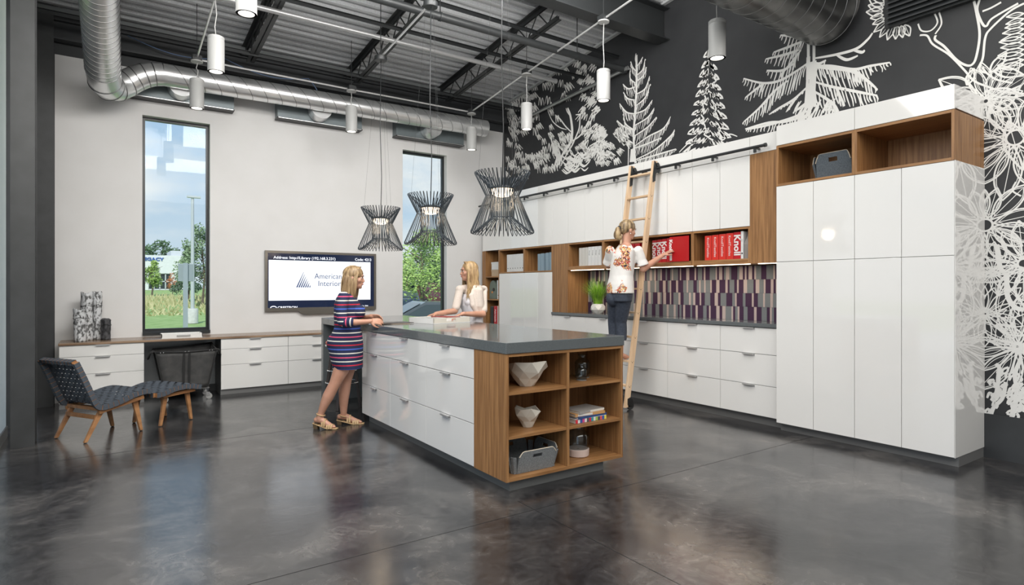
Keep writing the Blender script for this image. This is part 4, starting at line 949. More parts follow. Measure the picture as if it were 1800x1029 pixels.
# ================================================================ BAR STOOLS
def stool(x,y,label,rz):
    t=thing('bar_stool',label,'stool',(x,y,0),rz,'bar stools at the island end')
    MS=wood('dark_stool_wood',(.02,.014,.012),(.06,.04,.032),'z',rough=.4)
    G().lathe([(.001,.735),(.15,.735),(.185,.745),(.19,.765),(.17,.785),(.001,.792)],28).obj('seat',mat('coral_seat',(.55,.16,.11),.55),t,smooth='all')
    G().lathe([(.17,.722),(.192,.722),(.192,.742),(.17,.742)],28).obj('seat_rim',M_CHROME,t,smooth=True)
    for k in range(4):
        a=PI/4+k*PI/2; p=Vector((.11*math.cos(a),.11*math.sin(a),.73)); q=Vector((.21*math.cos(a),.21*math.sin(a),0)); G().bar(p,q,.036,.030,up=(math.cos(a),math.sin(a),0)).obj('leg',MS,t,bevel=.003)
    for zz,r in ((.30,.185),(.44,.165)): G().tube([(r*math.cos(a),r*math.sin(a),zz) for a in [2*PI*i/32 for i in range(32)]],.008,8,closed=True).obj('foot_ring',M_CHROME,t,smooth='all')
stool(2.30,6.85,'coral-topped bar stool just behind the woman in the striped dress',.2)
stool(2.62,6.42,'bar stool with chrome rings tucked under the island end, behind her knees',.6)
# ================================================================ OUTDOORS
def gz(y):   # ground height outside, gently rising away from the building
    if y<32: return -.20
    if y<75: return -.20+(y-32)/43*1.35
    return 1.15
M_LAWN=noisy('lawn',(.20,.33,.08),(.38,.50,.20),scale=3,rough=.95); M_TALLG=noisy('tall_meadow_grass',(.36,.36,.17),(.60,.55,.32),scale=4,rough=1,stretch=(1,1,.2)); M_ASPH=noisy('asphalt',(.30,.31,.31),(.40,.41,.41),scale=6,rough=.95)
def strip(y0,y1,x0,x1,m,name,dz=0):
    g=G(); n=max(1,int((y1-y0)/4)); 
    for i in range(n):
        a=y0+(y1-y0)*i/n; b=y0+(y1-y0)*(i+1)/n; g.quad((x0,a,gz(a)+dz),(x1,a,gz(a)+dz),(x1,b,gz(b)+dz),(x0,b,gz(b)+dz))
    return struct(name,g,m,fix=False)
strip(9.25,160,-60,100,M_LAWN,'ground_lawn',-.02)
strip(20.5,23.5,-30,8.6,M_ASPH,'ground_kerb_path',.0)
strip(19,60,9.6,46,M_ASPH,'ground_parking_lot',.01)
# meadow tufts
rnd=random.Random(9); g=G()
for i in range(2600):
    y=rnd.uniform(36,58); x=rnd.uniform(-1,12)*y/40-1; h=rnd.uniform(.2,.5)*(1 if y>40 else .6); w_=rnd.uniform(.03,.07)
    if not -3<x<9: continue
    z=gz(y)-.02; dx=rnd.uniform(-.25,.25); g.face([(x-w_,y,z),(x+w_,y,z),(x+dx,y+rnd.uniform(-.2,.2),z+h)])
tag(g.obj('meadow_grass',M_TALLG,fix=False),'tall dry meadow grass beyond the mown lawn outside','grass',kind='stuff')
# light pole with concrete base
px_,py_=on_y(338.5,560,30)[0],30.0
t=thing('lamp_post','tall grey parking lot lamp post on a concrete base outside the left window','lamp post',(px_,py_,gz(py_)))
MP=mat('pale_grey_pole',(.55,.58,.60),.4,.3); MC=noisy('concrete',(.50,.50,.48),(.62,.62,.60),scale=8,rough=.9)
G().lathe([(.23,0),(.23,.62),(.20,.66),(.001,.66)],20).obj('concrete_base',MC,t,smooth=True); G().tube([(0,0,.6),(0,0,5.6)],[.085,.06],10).obj('pole',MP,t,smooth=True)
G().box(-.22,.32,-.12,.12,5.6,5.68).box(-.03,.03,-.03,.03,5.5,5.62).obj('lamp_head',MP,t)
# sign back on post
sx_,sy_=on_y(326,470,18)[0],18.0
t=thing('road_sign','back of a grey metal road sign on a square post outside the left window','sign',(sx_,sy_,-.2))
G().box(-.055,.055,-.03,.03,0,2.25).obj('post',mat('galvanised_post',(.42,.47,.52),.4,.4),t); G().box(-.17,.19,.03,.045,1.76,2.23).obj('sign_plate',mat('sign_back',(.35,.40,.43),.5,.4),t,bevel=.01)
# far building with lettering
by=74; bz=gz(by)
X=lambda u,y: on_y(u,500,y)[0]
t=thing('office_building','low white building with blue roof-edge lettering and dark windows','building',(X(280,by),by,bz))
MW=noisy('white_facade',(.66,.68,.70),(.74,.76,.77),scale=3,rough=.8,bump=.3); zt=CAMH+(505.6-449)*by*.99/1049.3/math.cos(R(5))*1.0
x0,x1=X(196,by),X(336,by); zt=on_y(280,449,by)[2]
wz0,wz1=on_y(290,509,by)[2],on_y(290,481,by)[2]; wx0,wx1=X(261,by),X(301,by)
g=G(); g.box(x0,wx0,by,by+8,bz,zt).box(wx1,x1,by,by+8,bz,zt).box(wx0,wx1,by,by+8,bz,wz0).box(wx0,wx1,by,by+8,wz1,zt); g.obj('facade',MW,t,world=True)
for i in range(4):
    for j in range(2):
        a=wx0+(wx1-wx0)*i/4; b=wx0+(wx1-wx0)*(i+1)/4; c=wz0+(wz1-wz0)*j/2; d=wz0+(wz1-wz0)*(j+1)/2
        wn=G().box(a+.06,b-.06,by+.25,by+.3,c+.06,d-.06).obj('window',mat('dark_far_glass',(.03,.045,.05),.15),t,world=True)
g=G()
for i in range(5): a=wx0+(wx1-wx0)*i/4; g.box(a-.06,a+.06,by+.1,by+.2,wz0,wz1)
for j in range(3): c=wz0+(wz1-wz0)*j/2; g.box(wx0,wx1,by+.1,by+.2,c-.06,c+.06)
g.obj('window_frame',MP,t,world=True)
G().box(X(302,by),X(334,by),by+1,by+6,zt,on_y(300,440,by)[2]).obj('roof_unit',mat('ribbed_grey_metal',(.55,.58,.60),.6),t,world=True)
zs=on_y(270,456,by)[2]
text('LEGACY',.46,mat('blue_sign',(.03,.10,.42),.5),'lettering',t,(X(267.5,by)-t.location.x,-.06,zs-bz),(PI/2,0,0),.03,'CENTER',1.22,.012)
# trees: real leaf clusters on branches
def tree(x,y,z,h,w_,label,c1,c2,seed,n=1400,kind='round',leaf=.22,trunk=.08):
    rnd=random.Random(seed); t=thing('tree' if kind!='fir' else 'spruce_tree',label,'tree',(x,y,z)); g=G(); 
    mt=noisy('bark_brown',(.10,.075,.055),(.16,.13,.10),scale=9,rough=.9)
    g.tube([(0,0,0),(.05*w_,0,h*.35),(0,.03,h*.8)],[trunk,trunk*.7,trunk*.2],8)
    for k in range(9):
        a=rnd.uniform(0,2*PI); z0=h*rnd.uniform(.25,.7); g.tube([(0,0,z0),(w_*.25*math.cos(a),w_*.25*math.sin(a),z0+h*.12),(w_*.42*math.cos(a),w_*.42*math.sin(a),z0+h*.16)],[trunk*.4,trunk*.25,.01],5)
    g.obj('trunk',mt,t,smooth=True); g=G()
    cl=[]
    for k in range(26):
        if kind=='fir': q=rnd.random()**.8; zc=h*(.06+.94*q); r=w_*.5*(1-q)*rnd.uniform(.6,1); 
        else: q=rnd.random(); zc=h*(.32+.63*q); r=w_*.42*math.sin(PI*min(1,.22+.72*q*.95))*rnd.uniform(.35,1)
        a=rnd.uniform(0,2*PI); cl.append((r*math.cos(a),r*math.sin(a),zc,w_*(.20 if kind!='fir' else .16)*(1.1-.5*q)))
    for i in range(n):
        cx,cy,cz,cr_=rnd.choice(cl); d=Vector((rnd.gauss(0,1),rnd.gauss(0,1),rnd.gauss(0,.8))).normalized()*cr_*rnd.uniform(.5,1.1)
        p=Vector((cx,cy,cz))+d; u=Vector((rnd.gauss(0,1),rnd.gauss(0,1),rnd.gauss(0,.6))).normalized(); v=u.orthogonal().normalized(); s=leaf*rnd.uniform(.5,1.1)
        g.face([p-u*s*.5,p+v*s*.3,p+u*s*.5,p-v*s*.3])
    tag(g.obj('foliage',noisy('leaf_%s'%seed,c1,c2,scale=1.2,rough=.7),t,fix=False),kind='stuff')
def at(u,y): return X(u,y)
tree(at(267,60),60,gz(60),3.0,1.9,'bright green young tree in front of the white building',(.20,.34,.06),(.42,.55,.16),11,1500)
tree(at(303,62),62,gz(62),2.0,1.0,'small orange-leaved tree in front of the white building',(.50,.18,.06),(.68,.32,.14),12,500,leaf=.16,trunk=.03)
tree(at(330,50),50,gz(50)-.1,4.2,2.4,'dark green spruce beside the lamp post outside',(.05,.10,.05),(.12,.20,.11),13,2600,'fir',leaf=.20)
tree(at(355,43),43,gz(43)-.1,5.4,3.0,'grey-green leafy tree at the right edge of the left window',(.12,.20,.09),(.30,.40,.22),14,3200,leaf=.2)
for i,(u,yv,hh_,ww) in enumerate(((262,110,7.0,5),(283,112,7.8,6),(300,114,7.0,5))):
    tree(at(u,yv),yv,1.1,hh_,ww,['distant dark tree behind the white building, left','distant dark tree behind the white building, middle','distant dark tree behind the white building, right'][i],(.06,.12,.05),(.14,.22,.10),20+i,900,leaf=.5)
# right window: tree, cars, building
Z_=-.2
tree(at(740,24),24,Z_,4.1,3.3,'bright lime green tree in the parking lot outside the right window',(.22,.38,.07),(.48,.62,.20),31,3300,leaf=.15,trunk=.07)
tree(at(714,37),37,Z_,3.6,1.9,'green tree at the left edge of the right window view',(.20,.34,.08),(.42,.55,.20),32,1600,leaf=.2)
tree(at(762,46),46,gz(46),6.2,4.6,'darker green tree farther back outside the right window',(.08,.16,.05),(.20,.30,.11),33,3200,leaf=.3)
t=thing('office_building','grey far building with a band of dark windows behind the parked cars','building',(at(745,75),75,1.0))
x0,x1=at(690,75),at(800,75); g=G(); g.box(x0,x1,75,83,1.0,2.0).box(x0,x1,75,83,3.2,4.9); g.obj('facade',mat('grey_facade',(.45,.47,.48),.8),t,world=True); 
for k in range(8): a=x0+(x1-x0)*k/8; G().box(a+.1,a+(x1-x0)/8-.1,75.2,75.3,2.0,3.2).obj('window',mat('dark_far_glass'),t,world=True)
def car(x,y,z,rz,c,label,h=1.45,ln=4.5,wd=1.8,suv=False):
    t=thing('parked_car',label,'car',(x,y,z),rz,'parked cars'); mc=mat('car_paint_%d'%len(MATS),c,.25,.2,coat=.6); 
    mg_=mat('car_glass',(.05,.07,.08),.08)
    if suv: prof=[(-2.2,.35),(-2.25,.9),(-2.1,1.0),(-1.95,1.62),(-1.7,1.72),(.3,1.72),(1.0,1.12),(2.05,.98),(2.25,.75),(2.2,.35)]
    else: prof=[(-2.25,.35),(-2.28,.75),(-2.15,.98),(-1.5,1.02),(-.85,1.40),(.35,1.42),(1.1,1.0),(2.05,.86),(2.25,.65),(2.2,.3)]
    prof=[(a*ln/4.5,b*h/(1.72 if suv else 1.42)) for a,b in prof]; b_=wd/2
    zt_=max(p[1] for p in prof)
    g=G(); n=len(prof)
    L_=[(p[0],-(b_ if p[1]<zt_*.66 else b_*.82),p[1]) for p in prof]; R_=[(p[0],-q[1],p[1]) for p,q in zip(prof,L_)]
    g.face(L_); g.face(R_[::-1])
    for k in range(n): g.quad(L_[k],R_[k],R_[(k+1)%n],L_[(k+1)%n])
    g.obj('body',mc,t,bevel=.05)
    def off(a,b,s): return [(prof[a][0],s*(b_*.80),prof[a][1]),(prof[b][0],s*(b_*.80),prof[b][1])]
    i0,i1,i2,i3=(2,3,5,6) if suv else (3,4,5,6)
    for (a,b),nm in (((i0,i1),'rear_window'),((i2,i3),'windscreen')):
        A,B=Vector((prof[a][0],0,prof[a][1])),Vector((prof[b][0],0,prof[b][1])); d=B-A; nn=Vector((-d.z,0,d.x)).normalized(); nn=nn if nn.z>0 else -nn
        p0,p1=A+d*.15+nn*.012,A+d*.9+nn*.012
        G().hexa([p0+Vector((0,-b_*.72,0)),p0+Vector((0,b_*.72,0)),p0+Vector((0,b_*.72,0))+nn*.01,p0+Vector((0,-b_*.72,0))+nn*.01,p1+Vector((0,-b_*.70,0)),p1+Vector((0,b_*.70,0)),p1+Vector((0,b_*.70,0))+nn*.01,p1+Vector((0,-b_*.70,0))+nn*.01]).obj(nm,mg_,t)
    zb=zt_*.69; 
    for s in (-1,1): G().extrude([(prof[i0][0]+.35,s*(b_*.86),zb),(prof[i3][0]-.1,s*(b_*.86),zb),(prof[i2][0],s*(b_*.83),zt_*.94),(prof[i1][0]+.15,s*(b_*.83),zt_*.94)],(0,s*.02,0)).obj('side_window',mg_,t)
    for sx in (-1.4,1.4):
        for s in (-1,1): 
            wv=G().tube([(sx*ln/4.5,s*(b_-.2),.33),(sx*ln/4.5,s*(b_+.01),.33)],.33,20).obj('wheel',mat('tyre',(.02,.02,.02),.8),t,smooth=True); G().tube([(sx*ln/4.5,s*(b_-.0),.33),(sx*ln/4.5,s*(b_+.02),.33)],.19,14).obj('hubcap',M_METAL,wv,smooth=True)
    for s in (-1,1): G().box(prof[1][0]-.02,prof[1][0]+.1,s*b_*.62-.16,s*b_*.62+.16,zt_*.50,zt_*.60).obj('tail_light',mat('tail_light_red',(.55,.02,.02),.3),t)
car(at(722,29)-.6,29,-.19,R(75),(.10,.13,.15),'dark sedan with red tail lights parked at the left of the right window',1.42)
car(at(753,38),38,gz(38)+.02,R(25),(.12,.02,.025),'dark maroon pickup-like car parked under the lime green tree',1.7,suv=True)
car(at(780,47),47,gz(47)+.02,R(200),(.62,.64,.65),'white and silver car parked behind the maroon one',1.5)
car(at(756,14.5),14.5,-.19,R(168),(.10,.12,.14),'dark blue-grey car nearest the right window',1.22,ln=4.0)
# ================================================================ MURAL (painted line drawing on the charcoal wall)
MX=XR-.0015
rm=random.Random(77); mur=G(); MROOT=bpy.data.objects['wall_right']
def W3(u,v):
    p=on_x(u,v,MX); return Vector((MX,p[1],p[2]))
def ribbon(P,w_,taper=True,g=None):
    g=g or mur; n=len(P); prev=None; dxo=Vector((-rm.uniform(0,.0025),0,0))
    for i,p in enumerate(P):
        d=P[min(i+1,n-1)]-P[max(i-1,0)]; d=Vector((0,d.y,d.z))
        if d.length<1e-6: continue
        d.normalize(); s=Vector((0,-d.z,d.y)); q=i/(n-1) if n>1 else 0
        ww=w_*(.35+.65*math.sin(PI*min(1,max(0,.12+q*.8)))) if taper else w_
        a,b=p+dxo-s*ww/2,p+dxo+s*ww/2
        if prev: g.quad(prev[0],prev[1],b,a)
        prev=(a,b)
def bez(pts,n=14):   # catmull-rom through points
    P=[pts[0]]+list(pts)+[pts[-1]]; out=[]
    for i in range(1,len(P)-2):
        for k in range(n if i==len(P)-3 else n):
            t_=k/n; a,b,c,d=P[i-1],P[i],P[i+1],P[i+2]
            out.append(.5*((2*b)+(c-a)*t_+(2*a-5*b+4*c-d)*t_*t_+(3*b-a-3*c+d)*t_**3))
    out.append(P[-2]); return out
def stroke(uv,w_=.022,n=6,taper=True): 
    P=bez([W3(*q) for q in uv],n); ribbon(P,w_,taper); return P
def at_(P,q): i=min(int(q*(len(P)-1)),len(P)-2); return P[i].lerp(P[i+1],q*(len(P)-1)-i)
def needles(P,ln,step=.035,w_=.008,side=-1,lean=.25,q0=.08,down=True,dens=1.0):
    """hanging needles along a branch"""
    L_=sum((b-a).length for a,b in zip(P,P[1:])); n=int(L_/step*dens)
    for i in range(n):
        q=q0+(1-q0)*i/max(1,n-1); p=at_(P,min(q,.999)); d=(at_(P,min(1,q+.02))-at_(P,max(0,q-.02)))
        if d.length<1e-6: continue
        d.normalize(); l=ln*(math.sin(PI*min(1,.25+.68*q)))*rm.uniform(.7,1.15)
        dirv=Vector((0,d.y*lean,d.z*lean-1)).normalized() if down else Vector((0,-d.z*side+d.y*.6,d.y*side+d.z*.6)).normalized()
        e=p+dirv*l; m_=p.lerp(e,.55)+Vector((0,rm.uniform(-.012,.012),0)); ribbon(bez([p,m_,e],3),w_*rm.uniform(.8,1.3))
# --- scribbled foliage ("m" marks) on the far left tree: flame shaped cluster
def scribble(u,v,s,ang,loops=3,w_=.016):
    pts=[]; du,dv=math.cos(ang),math.sin(ang)
    for i in range(loops*4+1):
        q=i/(loops*4); x=(q-.5)*s*.30*loops; y=(-abs(math.sin(q*loops*PI))*s*.85)+rm.uniform(-.08,.08)*s
        pts.append((u+x*du-y*dv,v+x*dv+y*du))
    stroke(pts,w_*rm.uniform(.8,1.25),3)
poly_dens=[]
def hill(u):   # visible top of the mural area near the ceiling line
    return 178+(u-897)*(-.633)
for i in range(280):
    u=rm.uniform(890,1060); base=338-(u-905)*.2157-20
    topv=max(hill(u)+6, 118+ (abs(u-1010)/60)**2*30 if u>930 else 170)
    if 1045<u: topv=230
    v=rm.uniform(topv,base)
    # leave the hollow around the trunk fairly open
    if (abs(u-985)<32 and 165<v<245) and rm.random()<.86: continue
    if (915<u<950 and 215<v<275) and rm.random()<.5: continue
    if 930<u<1010 and v<158 and rm.random()<.55: continue
    scribble(u,v,rm.uniform(9,17),rm.uniform(-.55,.25)+(.75 if u>1010 else -.05),rm.choice([1,2,2,3]),.021)
for i in range(20):   # dense foot of the tree
    u=rm.uniform(975,1075); v=rm.uniform(255,300)-(u-975)*.05
    if v<338-(u-905)*.2157-12: scribble(u,v,rm.uniform(7,11),rm.uniform(-1.2,.2),3,.019)
for i in range(34): # curved fan marks under the trunk
    u=rm.uniform(995,1030); v=rm.uniform(268,302); s=rm.uniform(6,10); stroke([(u-s,v-s*.3),(u,v+s*.45),(u+s,v-s*.4)],.022,4)
stroke([(982,290),(990,270),(1002,252),(1006,232),(1003,205),(998,190)],.055,8); stroke([(986,292),(996,272),(1006,255),(1010,246),(1018,226),(1020,205),(1024,196)],.03,8)
stroke([(1006,248),(1018,240),(1028,228),(1034,215)],.026,6); stroke([(1004,232),(994,222),(985,210),(976,202)],.024,6); stroke([(1003,205),(997,196),(995,190)],.02,4)
stroke([(965,200),(972,214),(984,224),(996,228)],.018,6); stroke([(1012,202),(1022,200),(1028,192)],.02,5); stroke([(984,282),(974,262),(968,240)],.04,6); stroke([(898,300),(904,280),(908,262)],.02,6)
# --- feathery pine A
trunkA=stroke([(1117,287),(1114,240),(1117,190),(1119,150),(1119,97)],.035,8,False)
ribbon([W3(1113,262),W3(1111,285)],.09,False)
for r_ in ([(1119,118),(1126,108),(1130,100)],[(1119,112),(1117,104),(1118,94)],[(1120,132),(1130,122),(1134,104)],[(1118,125),(1112,118),(1109,108)],[(1119,143),(1131,133),(1136,118)],[(1117,146),(1108,138),(1108,120)],[(1118,166),(1134,156),(1142,134)],[(1116,153),(1104,156),(1095,148)],[(1118,186),(1134,172),(1143,148)],[(1116,176),(1103,173),(1096,162)],[(1116,200),(1134,193),(1147,176)],[(1115,200),(1101,197),(1089,182)],[(1115,221),(1138,207),(1150,190)],[(1114,228),(1100,218),(1096,200)],[(1114,240),(1138,224),(1154,206)],[(1113,229),(1096,222),(1085,212)],[(1114,258),(1140,240),(1166,226),(1179,205)],[(1112,262),(1140,252),(1163,242)],[(1115,282),(1150,264),(1178,240),(1186,228)],[(1120,282),(1155,272),(1188,262)]):
    P=stroke(r_,.020,8); needles(P,.13,.026,.010,lean=-.35)
for i in range(26): u=rm.uniform(1062,1112); scribble(u,rm.uniform(236,292)-(u-1062)*.10,rm.uniform(8,13),rm.uniform(-1.1,-.2),3,.019)
stroke([(1104,300),(1105,262),(1103,240)],.018,5)
# --- zigzag fir B (two jagged sides)
def zig(uv,w_=.022):
    P=[W3(*q) for q in uv]; ribbon(bez(P,3),w_,False)
for side in (-1,1):
    for lv in range(11):
        v=92+lv*17.0+(6 if side>0 else 0); wd=5+lv*3.5; pts=[]
        x=1247+side*rm.uniform(1,5); pts.append((x,v-2))
        k=3+lv//4
        for j in range(k):
            q=(j+1)/k; pts.append((1247+side*wd*q*rm.uniform(.82,1.0),v+rm.uniform(2,6)+q*5)); pts.append((1247+side*wd*(q-.16)*rm.uniform(.85,1),v-rm.uniform(3,7)+q*4))
        pts.append((1247+side*(wd+5),v+9+rm.uniform(-2,2)))
        pts.append((1247+side*(wd*.55),v+3+rm.uniform(0,4)))
        zig(pts,.020)
for i in range(14): u=1247+rm.uniform(-.35,.35)*50; v=rm.uniform(130,250); zig([(u,v),(u+rm.uniform(2,6),v+7),(u+rm.uniform(-3,2),v+12),(u+rm.uniform(3,9),v+17)],.018)
stroke([(1244,100),(1247,80),(1247,68)],.018,4); stroke([(1194,268),(1212,250),(1226,238)],.016,4); stroke([(1200,268),(1220,252),(1232,246)],.014,4); stroke([(1262,225),(1270,246),(1282,236),(1296,240)],.016,4)
# --- big pine C
ribbon([W3(1421,52),W3(1421,110),W3(1419,150),W3(1416,188)],.03,False); ribbon([W3(1431,52),W3(1431,110),W3(1431,150),W3(1433,188)],.03,False); ribbon([W3(1429,108),W3(1429,130),W3(1426,188)],.075,False); ribbon([W3(1424,146),W3(1422,190)],.06,False); ribbon([W3(1421,100),W3(1420,140)],.04,False)
for r_,ln in (([(1424,108),(1400,125),(1370,142),(1340,146),(1307,138)],.22),([(1385,142),(1362,160),(1335,190),(1308,214)],.17),([(1345,145),(1330,156),(1310,172)],.12),([(1422,150),(1395,175),(1370,190),(1354,200)],.03),([(1400,172),(1390,186),(1383,196)],.02),
    ([(1404,88),(1380,96),(1346,104)],.15),([(1408,88),(1390,112),(1372,132)],.14),([(1398,110),(1375,124),(1348,124)],.12),([(1430,116),(1460,116),(1500,122),(1530,116),(1564,110)],.15),([(1500,122),(1520,138),(1540,155)],.16),([(1430,118),(1455,120),(1490,124),(1510,132)],.28),
    ([(1432,144),(1460,152),(1490,158),(1520,164),(1542,168)],.19),([(1470,155),(1476,168),(1484,184)],.10),([(1430,160),(1450,172),(1466,184),(1474,196)],.20),([(1430,103),(1470,96),(1505,86),(1525,70),(1534,58)],.0),([(1470,96),(1488,105),(1508,98)],.0),([(1500,88),(1515,92),(1520,88)],.0),([(1418,180),(1406,190),(1396,196)],.12),
    ([(1420,195),(1390,208),(1350,220),(1312,228)],.10),([(1413,205),(1380,214),(1350,216),(1310,227)],.0),([(1416,68),(1395,64),(1372,62)],.15),([(1412,72),(1388,82),(1360,92)],.15),([(1452,106),(1440,112),(1432,110)],.10)):
    P=stroke(r_,.028,8)
    if ln>0: needles(P,ln,.036,.013,lean=.35)
for i in range(60): u=rm.uniform(1404,1470); v=rm.uniform(176,208)-(u-1404)*.05; stroke([(u,v),(u-4-rm.random()*4,v+12),(u-9,v+20)],.017,3)
LW=.62
# --- leaf and flower motifs on the right
def leaf(u0,v0,u1,v1,wd,dbl=True,w_=.020,rib=True,g=None):
    A,B=W3(u0,v0),W3(u1,v1); d=B-A; s=Vector((0,-d.z,d.y))*wd
    for sg in (-1,1):
        w_=w_; ribbon(bez([A,A+d*.25+s*sg*.8,A+d*.55+s*sg,B],7),w_*LW,False)
        if dbl: ribbon(bez([A+d*.04,A+d*.27+s*sg*.66,A+d*.56+s*sg*.84,B-d*.03],7),w_*.3,False)
    if rib: ribbon([A+d*.06,A+d*.9],w_*.5,True)
def flower(u,v,rad,n,a0=0,core=.045,wd=.16,jit=.12,dbl=True,w_=.020):
    C=W3(u,v)
    if core: ribbon([C+Vector((0,math.cos(a)*core,math.sin(a)*core)) for a in [2*PI*i/20 for i in range(21)]],w_*.8,False)
    for k in range(n):
        a=a0+2*PI*k/n+rm.uniform(-jit,jit); r=rad*rm.uniform(.72,1.1); d=Vector((0,math.cos(a),math.sin(a))); s=Vector((0,-d.z,d.y))*r*wd; A=C+d*core*1.1; B=C+d*r
        for sg in (-1,1):
            ribbon(bez([A,A+(B-A)*.35+s*sg,A+(B-A)*.7+s*sg*.95,B],6),w_*LW,False)
            if dbl: ribbon(bez([A+(B-A)*.1,A+(B-A)*.37+s*sg*.78,A+(B-A)*.7+s*sg*.76,B-d*.03],6),w_*.28,False)
        ribbon([A,A+(B-A)*.88],w_*.5,True)
flower(1785,242,.46,13,core=.06); flower(1732,396,.40,13,core=.05); flower(1733,178,.33,16,core=.02,w_=.014); flower(1800,464,.34,12,core=.04)
flower(1732,552,.30,13,core=.012,w_=.014,dbl=False); flower(1790,610,.55,14,core=.02,w_=.018)
flower(1745,480,.24,11,core=.01,w_=.013,dbl=False)
for a in ((1650,140,1718,165,.20),(1700,150,1712,120,.2),(1746,124,1800,132,.16),(1740,128,1770,92,.2),(1735,160,1800,168,.14),(1740,200,1795,150,.2),(1772,212,1798,300,.16),(1704,479,1778,479,.12),(1750,572,1800,590,.18),(1740,600,1800,612,.13)): leaf(*a)
# sunburst of pointed leaves top (around the louver) and right edge
C0=(1580,20)
for k in range(13):
    a=PI*(.38+.92*k/12); r0,r1=28,rm.uniform(52,62); leaf(C0[0]+r0*math.cos(a),C0[1]+r0*math.sin(a)*.9,C0[0]+r1*math.cos(a),C0[1]+r1*math.sin(a)*.9,.22,False,.018)
for k in range(11):
    v=24+k*9; leaf(1800,v,1752+abs(k-8)*2.2+rm.uniform(-3,3),v+rm.uniform(4,12),.16,False,.015)
# branching outline of the big tree
for uv,w_ in (([(1617,62),(1630,63),(1640,78),(1668,96),(1694,122),(1712,142),(1735,152),(1760,160),(1800,165)],.022),([(1645,62),(1644,70),(1660,82),(1680,104),(1696,114),(1708,114),(1716,100),(1722,60),(1716,20),(1712,2)],.026),([(1722,0),(1718,18),(1726,40),(1734,46),(1745,32),(1790,6)],.024),([(1727,20),(1742,14),(1760,4)],.022),([(1734,128),(1722,122),(1728,100),(1732,66),(1742,50),(1775,20),(1800,6)],.024),([(1643,24),(1648,40),(1636,54),(1620,54),(1614,42)],.018),([(1651,22),(1655,42),(1644,60)],.018),([(1727,118),(1734,128),(1752,140),(1780,146)],.020),([(1786,320),(1780,335),(1795,345)],.018),([(1752,430),(1758,470),(1768,480)],.05),([(1770,485),(1771,520),(1784,540),(1800,545)],.05)): stroke(uv,w_*.7,8,False)
for k in range(5):  # short jagged leaves in gaps
    leaf(rm.uniform(1735,1800),rm.uniform(420,640),rm.uniform(1735,1800),rm.uniform(420,640),.10,False,.011,False)
# grass scribbles at the bottom
for k in range(48):
    u=rm.uniform(1732,1800); v=rm.uniform(655,745); s=rm.uniform(6,12); a=rm.uniform(-1.2,1.2)
    if rm.random()<.5: leaf(u,v,u+s*1.6*math.cos(a),v-abs(s*1.4*math.sin(a))-2,.2,False,.026,False)
    else: stroke([(u,v),(u+s*.4,v-s*.8),(u+s,v-s*.2),(u+s*.8,v+s*.5)],.022,5)
for uv in ([(1738,752),(1745,720),(1762,700),(1768,672)],[(1776,756),(1782,715),(1800,690)],[(1752,690),(1757,650),(1750,640)],[(1790,690),(1784,660),(1795,630)],[(1730,742),(1750,748),(1775,756),(1800,760)]): stroke(uv,.028,8,False)
# the drawing continues behind the tall cupboards only where it shows mirrored in their gloss side
o=mur.obj('mural_drawing',M_MURAL,MROOT,fix=False); tag(o,'white line drawing of trees, leaves and flowers painted on the wall')
# flip faces towards the room
# ================================================================ PEOPLE
def P(u,v,d): r=ray(u,v); return Vector((r[0]*d,r[1]*d,CAMH+r[2]*d))
RV=Vector((CS,-SN,0)); FV=Vector((SN,CS,0)); UP=Vector((0,0,1))   # right / away from viewer
def ell(g,c,rx,ry,rz,ax=None):
    """ellipsoid with radii along the frame ax=(x,y,z)"""
    ax=ax or (Vector((1,0,0)),Vector((0,1,0)),UP); n=14; m=20; base=len(g.v); c=Vector(c)
    for i in range(1,n):
        for k in range(m):
            a=PI*i/n; b=2*PI*k/m; g.v.append(tuple(c+ax[0]*rx*math.sin(a)*math.cos(b)+ax[1]*ry*math.sin(a)*math.sin(b)-ax[2]*rz*math.cos(a)))
    bot=len(g.v); g.v.append(tuple(c-ax[2]*rz)); tp=bot+1; g.v.append(tuple(c+ax[2]*rz))
    for i in range(n-2):
        for k in range(m): g.f.append((base+i*m+k,base+i*m+(k+1)%m,base+(i+1)*m+(k+1)%m,base+(i+1)*m+k)); g.mi.append(0)
    for k in range(m): g.f.append((bot,base+(k+1)%m,base+k)); g.mi.append(0); g.f.append((tp,base+(n-2)*m+k,base+(n-2)*m+(k+1)%m)); g.mi.append(0)
def limb(g,pts,rs,n=14):
    """tapered limb through points with round ends"""
    g.tube(pts,rs,n)
    for p,r in ((pts[0],rs[0]),(pts[-1],rs[-1])): ell(g,p,r*.99,r*.99,r*.99)
    for p,r in zip(pts[1:-1],rs[1:-1]): ell(g,p,r,r,r)
def loft(g,rings,n=24):
    """rings: (centre, half width along A, half depth along B, A, B, bulge)"""
    base=len(g.v)
    for c,ra,rb,A,B in rings:
        for k in range(n):
            t=2*PI*k/n; g.v.append(tuple(Vector(c)+A*ra*math.cos(t)+B*rb*math.sin(t)))
    for i in range(len(rings)-1):
        for k in range(n): g.f.append((base+i*n+k,base+i*n+(k+1)%n,base+(i+1)*n+(k+1)%n,base+(i+1)*n+k)); g.mi.append(0)
    g.f.append(tuple(base+k for k in range(n-1,-1,-1))); g.f.append(tuple(base+(len(rings)-1)*n+k for k in range(n))); g.mi+=[0,0]
